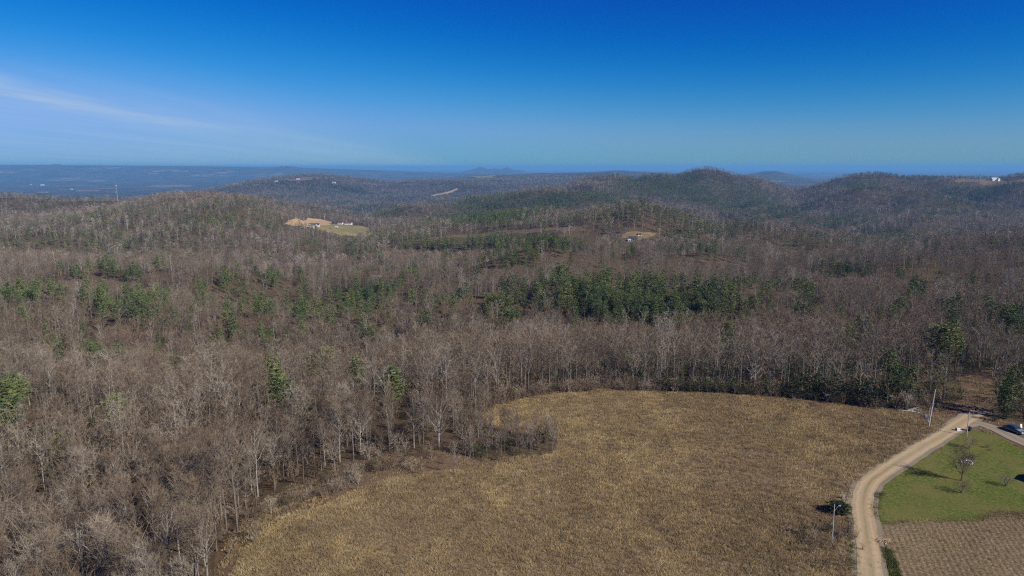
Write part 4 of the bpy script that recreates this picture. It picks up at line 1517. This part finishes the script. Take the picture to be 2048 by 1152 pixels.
def utility_pole(px, py, h, label, r=0.15, lean=(0, 0), kind='full'):
    x, y = spot(px, py)
    t = thing('utility_pole', label, 'pole', x, y)
    m = MB()
    m.tube([(0, 0, -.4), (lean[0] * .5, lean[1] * .5, h * .5), (lean[0], lean[1], h)], [r, r * .85, r * .68], 10)
    m.build('pole', M['pole'], t)
    if kind == 'full':
        b = MB(); b.tube([(.30, -.15, h * .56), (.30, -.15, h * .56 + .75)], [.2, .2], 10); b.build('transformer', M['metal'], t)
        b = MB(); b.tube([(0, 0, h * .6), (.3, -.15, h * .6)], [.04, .04], 5); b.build('bracket', M['metal'], t)
        b = MB(); b.box(-.34, -.12, -.16, .06, 1.25, 1.75); b.build('meter_box', M['metal'], t)
        b = MB(); b.tube([(-.16, -.02, 1.7), (-.13, -.02, h * .6)], [.03, .03], 5); b.build('conduit', M['white'], t)
        for q in (-1, 1):
            b = MB(); b.tube([(lean[0] + .12 * q, lean[1], h - .35), (lean[0] + .12 * q, lean[1], h - .12)], [.06, .05], 6); b.build('insulator', M['ceramic'], t)
    elif kind == 'arm':
        b = MB(); b.tube([(lean[0] * .9, lean[1] * .9, h * .80), (lean[0] + .75, lean[1] + .05, h * .97)], [.045, .035], 6); b.build('lamp_arm', M['metal'], t)
        b = MB(); b.tube([(lean[0] + .70, lean[1] + .05, h * .96), (lean[0] + 1.1, lean[1] + .05, h * .95)], [.05, .1], 7); b.build('lamp_head', M['metal'], t)
        b = MB(); b.box(-.14, .16, -.2, -.06, .6, 1.1); b.build('meter_box', M['metal'], t)
    else:
        b = MB(); b.box(lean[0] - .35, lean[0] + .35, lean[1] - .05, lean[1] + .05, h - .5, h - .4); b.build('crossarm', M['pole_dark'], t)
        for q in (-1, 1):
            b = MB(); b.tube([(lean[0] + .28 * q, lean[1], h - .4), (lean[0] + .28 * q, lean[1], h - .22)], [.05, .04], 6); b.build('insulator', M['ceramic'], t)
    return t


utility_pole(1857, 853, 9.3, 'tallest pale utility pole at the left edge of the dirt road below the woods', .17, (0.85, 0.3))
utility_pole(1933, 872, 5.9, 'short pole standing on the lawn beside the two trash bins', .12, (0, 0), 'short')
utility_pole(1664, 1085, 6.9, 'slim white pole with slanting lamp arm in the rough grass left of the road', .085, (-.15, 0), 'arm')

# roadside marker posts
for (px, py, lab, cm) in ((1686, 998, 'small blue grey utility box beside the bend of the dirt road', 'metal'), (1851, 836, 'low blue box in the weeds left of the tallest pole', 'blue')):
    x, y = spot(px, py)
    t = thing('utility_box', lab, 'utility box', x, y)
    b = MB(); b.box(-.25, .25, -.2, .2, 0, .75); bevelled(b, 'body', M[cm], t)
    b = MB(); b.box(-.29, .29, -.24, .24, .75, .85); bevelled(b, 'lid', M[cm], t, .02)


def bin_(px, py, lab, mat_, lying, rz):
    x, y = spot(px, py)
    t = thing('trash_bin', lab, 'bin', x, y, rz)
    Mx = Matrix.Translation((0, 0, .36)) @ Matrix.Rotation(R(90), 4, 'Y') @ Matrix.Translation((0, 0, -.5)) if lying else Matrix.Identity(4)
    m = MB()
    vs = []
    for (z, a, b) in ((0.0, .26, .28), (1.0, .34, .37)):
        vs += [Mx @ Vector((p * a, q * b, z)) for p, q in ((-1, -1), (1, -1), (1, 1), (-1, 1))]
    m.add(vs, [(0, 3, 2, 1), (0, 1, 5, 4), (1, 2, 6, 5), (2, 3, 7, 6), (3, 0, 4, 7), (4, 5, 6, 7)])
    bevelled(m, 'body', M[mat_], t, .04)
    m = MB(); m.box(-.38, .38, -.41, .41, 1.0, 1.07, Mx); bevelled(m, 'lid', M['black'], t, .02)
    for q in (-1, 1):
        m = MB(); m.tube([Mx @ Vector((-.27, q * .30, .12)), Mx @ Vector((-.27, q * .36, .12))], [.12, .12], 10); m.build('wheel', M['rubber'], t)
    m = MB(); m.tube([Mx @ Vector((-.42, -.3, .98)), Mx @ Vector((-.42, .3, .98))], [.02, .02], 6); m.build('handle', M['black'], t)


bin_(1917, 862, 'pale grey trash bin with black lid lying on its side at the road edge', 'white', True, R(170))
bin_(1938, 862, 'black trash bin standing behind the short pole', 'black', False, R(20))

# parked car
def car(px, py, rz):
    x, y = spot(px, py)
    t = thing('parked_car', 'dark teal sedan with pale bonnet parked along the gravel driveway at the right edge', 'car', x, y, rz, dz=.1)
    paint, n, l, b = mat('teal_paint')
    b.inputs['Base Color'].default_value = (0.05, 0.13, 0.145, 1); b.inputs['Roughness'].default_value = .22; b.inputs['Metallic'].default_value = .5
    b.inputs['Coat Weight'].default_value = .6; b.inputs['Specular IOR Level'].default_value = .5
    silver, n, l, b = mat('silver_paint')
    b.inputs['Base Color'].default_value = (0.50, 0.54, 0.55, 1); b.inputs['Roughness'].default_value = .3; b.inputs['Metallic'].default_value = .6
    # side profile (x forward, z up) with width at each level
    prof = [(-2.35, .35), (-2.38, .62), (-2.28, .88), (-1.55, .93), (-.9, .95), (.85, .93), (1.9, .80), (2.30, .66), (2.36, .45), (2.28, .32)]
    m = MB()
    vs = []
    n_ = len(prof)
    for (sy_, ins) in ((-.90, 0), (-.80, 0.06), (.80, .06), (.90, 0)):
        for (a, z) in prof:
            top = z > .75
            yy = sy_
            vs.append((a * (1 - .015 * (ins > 0)), yy, z + (.04 if (ins and top) else (-.03 if (not ins and top) else 0))))
    fs = []
    for r in range(3):
        for i in range(n_):
            j = (i + 1) % n_
            fs.append((r * n_ + i, r * n_ + j, (r + 1) * n_ + j, (r + 1) * n_ + i))
    fs.append(tuple(range(n_))); fs.append(tuple(reversed(range(3 * n_, 4 * n_))))
    m.add(vs, fs)
    bevelled(m, 'body', paint, t, .035, 2, True)
    m = MB(); m.add([(.95, -.78, .975), (1.88, -.74, .85), (1.88, .74, .85), (.95, .78, .975), (.95, -.78, .955), (1.88, -.74, .83), (1.88, .74, .83), (.95, .78, .955)],
                    [(0, 1, 2, 3), (7, 6, 5, 4), (0, 4, 5, 1), (1, 5, 6, 2), (2, 6, 7, 3), (3, 7, 4, 0)]); m.build('bonnet', silver, t)
    # cabin: glass house then roof
    low = [(-1.75, .93), (1.0, .95)]; hi = [(-1.1, 1.38), (.30, 1.40)]
    m = MB()
    m.add([(low[0][0], -.76, .9), (low[1][0], -.76, .92), (low[1][0], .76, .92), (low[0][0], .76, .9), (hi[0][0], -.60, hi[0][1]), (hi[1][0], -.60, hi[1][1]), (hi[1][0], .60, hi[1][1]), (hi[0][0], .60, hi[0][1])],
          [(0, 1, 5, 4), (1, 2, 6, 5), (2, 3, 7, 6), (3, 0, 4, 7), (4, 5, 6, 7), (0, 3, 2, 1)])
    m.build('windows', M['glass'], t)
    m = MB(); m.box(-1.12, .33, -.62, .62, 1.385, 1.45); bevelled(m, 'roof', paint, t, .03)
    for s in (-1, 1):
        for (p0, p1) in (((1.02, .78 * s, .93), (.31, .61 * s, 1.40)), ((-.35, .78 * s, .93), (-.38, .62 * s, 1.40)), ((-1.75, .77 * s, .92), (-1.1, .61 * s, 1.4))):
            m = MB(); m.tube([p0, p1], [.04, .035], 5); m.build('window_pillar', paint, t)
        for a in (-1.42, 1.45):
            w = MB(); w.tube([(a, .74 * s, .32), (a, .92 * s, .32)], [.32, .32], 18); wo_ = w.build('wheel', M['rubber'], t)
            w = MB(); w.tube([(a, .90 * s, .32), (a, .935 * s, .32)], [.19, .17], 12); w.build('rim', M['metal'], wo_)
        w = MB(); w.box(2.24, 2.36, .52 * s - .2, .52 * s + .2, .56, .70); w.build('headlight', M['white'], t)
        w = MB(); w.box(-2.40, -2.28, .62 * s - .2, .62 * s + .2, .66, .80); w.build('tail_light', plain('red_lens', (.35, .02, .02), .3), t)
        w = MB(); w.box(.62, .80, .88 * s - .06 + .06 * s, .88 * s + .06 + .06 * s, .96, 1.08); w.build('mirror', paint, t)
    w = MB(); w.box(2.28, 2.44, -.84, .84, .34, .50); bevelled(w, 'bumper', silver, t, .03)
    w = MB(); w.box(-2.46, -2.32, -.84, .84, .36, .54); bevelled(w, 'bumper', paint, t, .03)
    w = MB(); w.box(2.43, 2.45, -.26, .26, .38, .49); w.build('number_plate', M['white'], t)


p0 = spot(2010, 856); p1 = spot(2047, 870)
car(2029, 864, math.atan2(p1[1] - p0[1], p1[0] - p0[0]))
x, y = spot(2043, 859)
t = thing('sign_board', 'leaning white board behind the parked car', 'sign', x, y, R(25))
b = MB(); b.box(-.32, .32, -.02, .02, .35, 1.3, Matrix.Rotation(R(-18), 4, 'X') @ Matrix.Rotation(R(12), 4, 'Y')); b.build('panel', M['white'], t)
for q in (-.25, .25):
    b = MB(); b.tube([(q, .12, -.1), (q, .1, .55)], [.03, .03], 5); b.build('leg', M['pole_dark'], t)

# lawn shrubs and the small tree
shr = [shrub(71, 2.2, 2.2, 520, .03), shrub(72, 1.2, 1.2, 220, .03)]
shm = [(a.mesh('stem', M['bark']), b_2.mesh('foliage', M['twig'])) for a, b_2 in shr]
for (px, py, v, s, lab) in ((1938, 897, 0, 1.35, 'round bare grey shrub on the lawn just below the short pole'), (1975, 896, 1, .9, 'tiny bare shrub right of the round one on the lawn'),
                            (2011, 972, 0, 1.1, 'round bare shrub on the right of the lawn near the dark roof shadow'), (1922, 986, 0, 1.3, 'bare bush below the small lawn tree'),
                            (1982, 902, 1, .6, 'lowest sapling sprig on the upper lawn')):
    x, y = spot(px, py)
    t = thing('bare_shrub', lab, 'shrub', x, y, px * .1, None, s)
    part('stem', shm[v][0], t); part('foliage', shm[v][1], t)
x, y = spot(1923, 962)
Tt, Kk = bare_tree(81, 5.4, 5.0, .25, 15, 8, 14, .03, r0=.13, leader=.85, spread=.2)
t = thing('lawn_tree', 'small round headed bare tree alone in the middle of the green lawn', 'tree', x, y)
part('trunk', Tt.mesh('trunk', M['pinebark']), t); part('crown', Kk.mesh('crown', M['twig']), t)


def stone(seed, r, m, parent, p):
    random.seed(seed)
    bm = bmesh.new()
    bmesh.ops.create_icosphere(bm, subdivisions=1, radius=r)
    for v in bm.verts:
        v.co *= random.uniform(.75, 1.2); v.co.z *= .65
    me = bpy.data.meshes.new('stone'); bm.to_mesh(me); bm.free(); me.materials.append(m)
    o = part('stone', me, parent); o.location = p
    return o


x, y = spot(1933, 926)
t = thing('fire_ring', 'ring of pale stones and ash behind the small lawn tree', 'fire pit', x, y, dz=.06)
for k in range(13):
    a = k * 2 * math.pi / 13
    stone(k, .22, M['stone'], t, (math.cos(a) * 1.1, math.sin(a) * .9, .08))
b = MB(); b.tube([(0, 0, .01), (0, 0, .05)], [.85, .8], 14); b.build('ash_bed', M['pole_dark'], t)
b = MB(); b.tube([(math.cos(a) * .55 + .4, math.sin(a) * .45 + .1, .30) for a in np.linspace(-.6, 2.6, 9)], [.10] * 9, 7); b.build('curved_log', M['white'], t)


def brush_pile(px, py, n, L, lab, m, seed, r=.05):
    random.seed(seed)
    x, y = spot(px, py)
    t = thing('brush_pile', lab, 'brush pile', x, y, dz=.08)
    for k in range(n):
        az = random.uniform(0, 3.14); p = Vector((random.gauss(0, L * .3), random.gauss(0, L * .15), random.uniform(.05, .45)))
        d = Vector((math.cos(az), math.sin(az) * .6, random.uniform(-.12, .25))) * L * .5 * random.uniform(.5, 1)
        b = MB(); b.tube([p - d, p + d * .2 + Vector((0, 0, .05)), p + d], [r, r * .9, r * .4], 5)
        b.build('branch', m, t)


brush_pile(1767, 1085, 22, 1.7, 'heap of pale cut branches at the ditch beside the dirt road', M['wood'], 3)
brush_pile(1822, 823, 18, 4.0, 'pile of bleached logs under the trees left of the tallest pole', M['stone'], 4, .1)
brush_pile(1902, 826, 14, 2.4, 'reddish brush pile beside the road junction', plain('red_brush', (.22, .09, .08), .9), 5)
for (px, py, L, az, lab, mm) in ((672, 968, 5.0, .2, 'pale fallen log lying at the woods edge on the brown strip', 'pole_dark'), (808, 921, 4.0, -.1, 'dark fallen log beside the low green bush', 'pole_dark'),
                                 (786, 970, 3.0, .5, 'short dark log lying in the field margin', 'pole_dark'), (458, 1110, 2.5, 1.3, 'thin leaning dead stem at the lower left field corner', 'pole_dark')):
    x, y = spot(px, py)
    t = thing('fallen_log', lab, 'log', x, y, az)
    b = MB(); b.tube([(-L / 2, 0, .1), (0, .1, .22), (L / 2, -.1, .16 if 'leaning' not in lab else 2.2)], [.11, .09, .04], 7); b.build('stem', M[mm], t)
    b = MB(); b.tube([(0, .1, .22), (.6, .7, .8)], [.05, .02], 5); b.build('branch', M[mm], t)


# ------------------------------------------------------------------ buildings
def house(px, py, L, W, H, rh, rz, wall, roof, name, label, cat, wins=4, garage=False, xy=None, wing=None):
    x, y = xy or spot(px, py)
    t = thing(name, label, cat, x, y, rz)
    t.location.z = min(gz(x + a, y + b_) for a in (-L / 2, 0, L / 2) for b_ in (-W / 2, 0, W / 2)) + .35
    m = MB(); m.box(-L / 2, L / 2, -W / 2, W / 2, -2.0, H)
    for s in (-1, 1):
        m.add([(s * L / 2, -W / 2, H), (s * L / 2, W / 2, H), (s * L / 2, 0, H + rh)], [(0, 1, 2) if s > 0 else (0, 2, 1)])
    if wing:
        wx, wl_2, ww = wing
        m.box(wx - ww / 2, wx + ww / 2, -W / 2 - wl_2, -W / 2 + .01, -2, H)
        m.add([(wx - ww / 2, -W / 2 - wl_2, H), (wx + ww / 2, -W / 2 - wl_2, H), (wx, -W / 2 - wl_2, H + rh * .8)], [(0, 1, 2)])
    m.build('wall', wall, t)
    m = MB()
    e = .45
    for s in (-1, 1):
        a = [(-L / 2 - e, s * (W / 2 + e), H - e * rh / (W / 2)), (L / 2 + e, s * (W / 2 + e), H - e * rh / (W / 2)), (L / 2 + e, 0, H + rh), (-L / 2 - e, 0, H + rh)]
        m.add(a + [(p[0], p[1], p[2] + .18) for p in a], [(0, 3, 2, 1), (4, 5, 6, 7), (0, 1, 5, 4), (1, 2, 6, 5), (3, 0, 4, 7)])
    if wing:
        for s in (-1, 1):
            a = [(wx + s * (ww / 2 + .3), -W / 2 - wl_2 - .4, H - .2), (wx + s * (ww / 2 + .3), 0, H - .2), (wx, 0, H + rh * .8), (wx, -W / 2 - wl_2 - .4, H + rh * .8)]
            m.add(a + [(p[0], p[1], p[2] + .16) for p in a], [(0, 1, 2, 3), (4, 7, 6, 5), (0, 4, 5, 1), (0, 3, 7, 4), (1, 5, 6, 2)])
    ro = m.build('roof', roof, t)
    m = MB(); m.box(L * .2, L * .2 + .8, .3, 1.1, H + rh * .4, H + rh + .9); m.build('chimney', M['roof_brown'], ro)
    for k in range(wins):
        wx_ = -L / 2 + L * (k + .5) / wins
        if wing and abs(wx_ - wing[0]) < wing[2] / 2 + .5:
            continue
        m = MB(); m.box(wx_ - .55, wx_ + .55, -W / 2 - .06, -W / 2 + .02, .9, 2.1); wf = m.build('window', M['white'], t)
        m = MB(); m.box(wx_ - .45, wx_ + .45, -W / 2 - .09, -W / 2 - .03, 1.0, 2.0); m.build('pane', M['glass'], wf)
    m = MB(); m.box(L * .06, L * .06 + 1.0, -W / 2 - .07, -W / 2 + .02, 0, 2.1); m.build('door', M['roof_brown'], t)
    for s in (-1, 1):
        m = MB(); m.box(s * L / 2 - .06, s * L / 2 + .06, -.6, .6, .9, 2.1); m.build('window', M['glass'], t)
    return t


house(0, 0, 8, 6.4, 2.7, 1.9, R(8), M['wall_tan'], M['roof_dark'], 'house', 'house just outside the right edge whose gabled shadow falls on the lawn', 'house', xy=(112.0, 125.5))
W_ = M['white']
house(1266, 479, 11, 7, 3.0, 2.8, R(-12), plain('slate_siding', (0.17, 0.19, 0.23), .8), M['roof_dark'], 'house', 'grey gabled farmhouse with dark roof left of the tan clearing in mid valley', 'house', wing=(-2.5, 3, 4.5))
house(1258, 482, 4, 3, 2.2, 1.0, R(10), M['wall_grey'], M['wall_grey'], 'shed', 'small pale shed left of the grey farmhouse', 'shed', 1)
house(1279, 471, 5, 4, 2.4, 1.1, R(0), W_, M['roof_dark'], 'shed', 'small white shed in the middle of the tan clearing', 'shed', 1)
house(628, 451, 21, 11, 5.0, 3.6, R(8), M['white'], M['roof_dark'], 'house', 'large white house with dark roof below the sandy clearing on the left ridge', 'house', 6, wing=(6, 3.5, 6))
house(622, 455, 13, 7, 3, 1.4, R(4), W_, M['roof_metal'], 'barn', 'low pale outbuilding just left of the large white house', 'barn', 3)
house(607, 456, 10, 6, 3, 1.2, R(4), M['wall_grey'], M['roof_metal'], 'barn', 'grey metal outbuilding farthest left below the sandy clearing', 'barn', 3)
house(681, 449, 13, 9, 4, 2.6, R(-8), W_, M['roof_brown'], 'house', 'small white house between the two larger ones on the left ridge', 'house', 3)
house(697, 450, 19, 10, 4.5, 3.0, R(-4), W_, M['roof_brown'], 'house', 'brown roofed white house at the right end of the left ridge clearing', 'house', 4)
house(673, 455, 7, 5, 2.6, 1.2, R(2), W_, M['roof_metal'], 'shed', 'little pale shed on the pasture below the ridge houses', 'shed', 1)
house(755, 556, 8, 5, 2.4, 1.0, R(10), M['wall_tan'], M['roof_metal'], 'house', 'white roofed cabin half hidden behind the left evergreen stand', 'house', 3)
house(1989, 361, 30, 16, 8, 6, R(2), W_, M['roof_metal'], 'house', 'large white house on the skyline field of the right ridge', 'house', 5, wing=(9, 7, 9))
house(553, 364, 24, 14, 7, 4, 0, W_, M['roof_metal'], 'house', 'white house at the left end of the far hilltop', 'house', 3)
house(596, 360, 26, 14, 8, 4, 0, W_, M['roof_metal'], 'house', 'white house beside the tan field on the far hilltop', 'house', 3)
house(668, 366, 24, 14, 7, 4, 0, W_, M['roof_metal'], 'house', 'white house at the right end of the far hilltop', 'house', 3)
house(85, 371, 55, 30, 17, 4, 0, W_, M['roof_metal'], 'factory', 'largest white building on the blue plain at the far left', 'building', 8)
house(62, 370, 30, 20, 7, 3, 0, W_, M['roof_metal'], 'warehouse', 'low pale warehouse left of the largest white building on the plain', 'building', 8)
house(143, 379, 34, 20, 9, 3, 0, W_, M['roof_metal'], 'warehouse', 'pale warehouse on the plain between the tan patches', 'building', 8)

# cell tower on the left ridge
x, y = spot(236, 404, 12)
gz0 = gz(x, y)
t = thing('cell_tower', 'tall pale grey cell tower rising from the wooded left ridge', 'tower', x, y)
m = MB(); m.tube([(0, 0, -1), (-.4, 0, 28), (-1.0, 0, 58)], [.85, .65, .4], 12); m.build('mast', M['metal'], t)
for k in range(3):
    a = k * 2.094
    m = MB(); m.box(-.35, .35, 1.6, 1.9, 54.5, 57.5, Matrix.Translation((-1, 0, 0)) @ Matrix.Rotation(a, 4, 'Z')); m.build('antenna', M['white'], t)
    m = MB(); m.box(-.1, .1, 0, 1.7, 55.8, 56.1, Matrix.Translation((-1, 0, 0)) @ Matrix.Rotation(a, 4, 'Z')); m.build('bracket', M['metal'], t)
m = MB(); m.tube([(-.6, 0, 38), (-4.2, 0, 38.2)], [.25, .25], 6); m.build('side_arm', M['metal'], t)
m = MB(); m.tube([(-4.9, -.5, 38.2), (-4.4, 0, 38.2), (-4.0, .1, 38.2)], [1.3, 1.1, .2], 12); m.build('dish', M['white'], t)
# lone tower far out on the plain

# ------------------------------------------------------------------ haze
hb = MB()
XR = float(np.abs(XX).max()) + 30000
zmin = float(ZG.min()) - 3
zmax = max(float(ZG.max()) + 3, CAM_Z + 8)
S_ = 100000
hb.box(-S_, S_, -S_, S_, zmin, zmax)
hz = bpy.data.materials.new('air')
hz.use_nodes = True
hz.node_tree.nodes.clear()
ho = hz.node_tree.nodes.new('ShaderNodeOutputMaterial')
pv = hz.node_tree.nodes.new('ShaderNodeVolumePrincipled')
pv.inputs['Color'].default_value = (0.22, 0.58, 1.0, 1)
pv.inputs['Density'].default_value = 5.6e-5
pv.inputs['Anisotropy'].default_value = 0.0
hz.node_tree.links.new(pv.outputs[0], ho.inputs['Volume'])
try:
    hz.cycles.homogeneous_volume = True
except Exception:
    pass
o = hb.build('haze', hz)
tag(o, 'thin blue haze hanging over the far hills and plain', 'haze', kind='stuff')
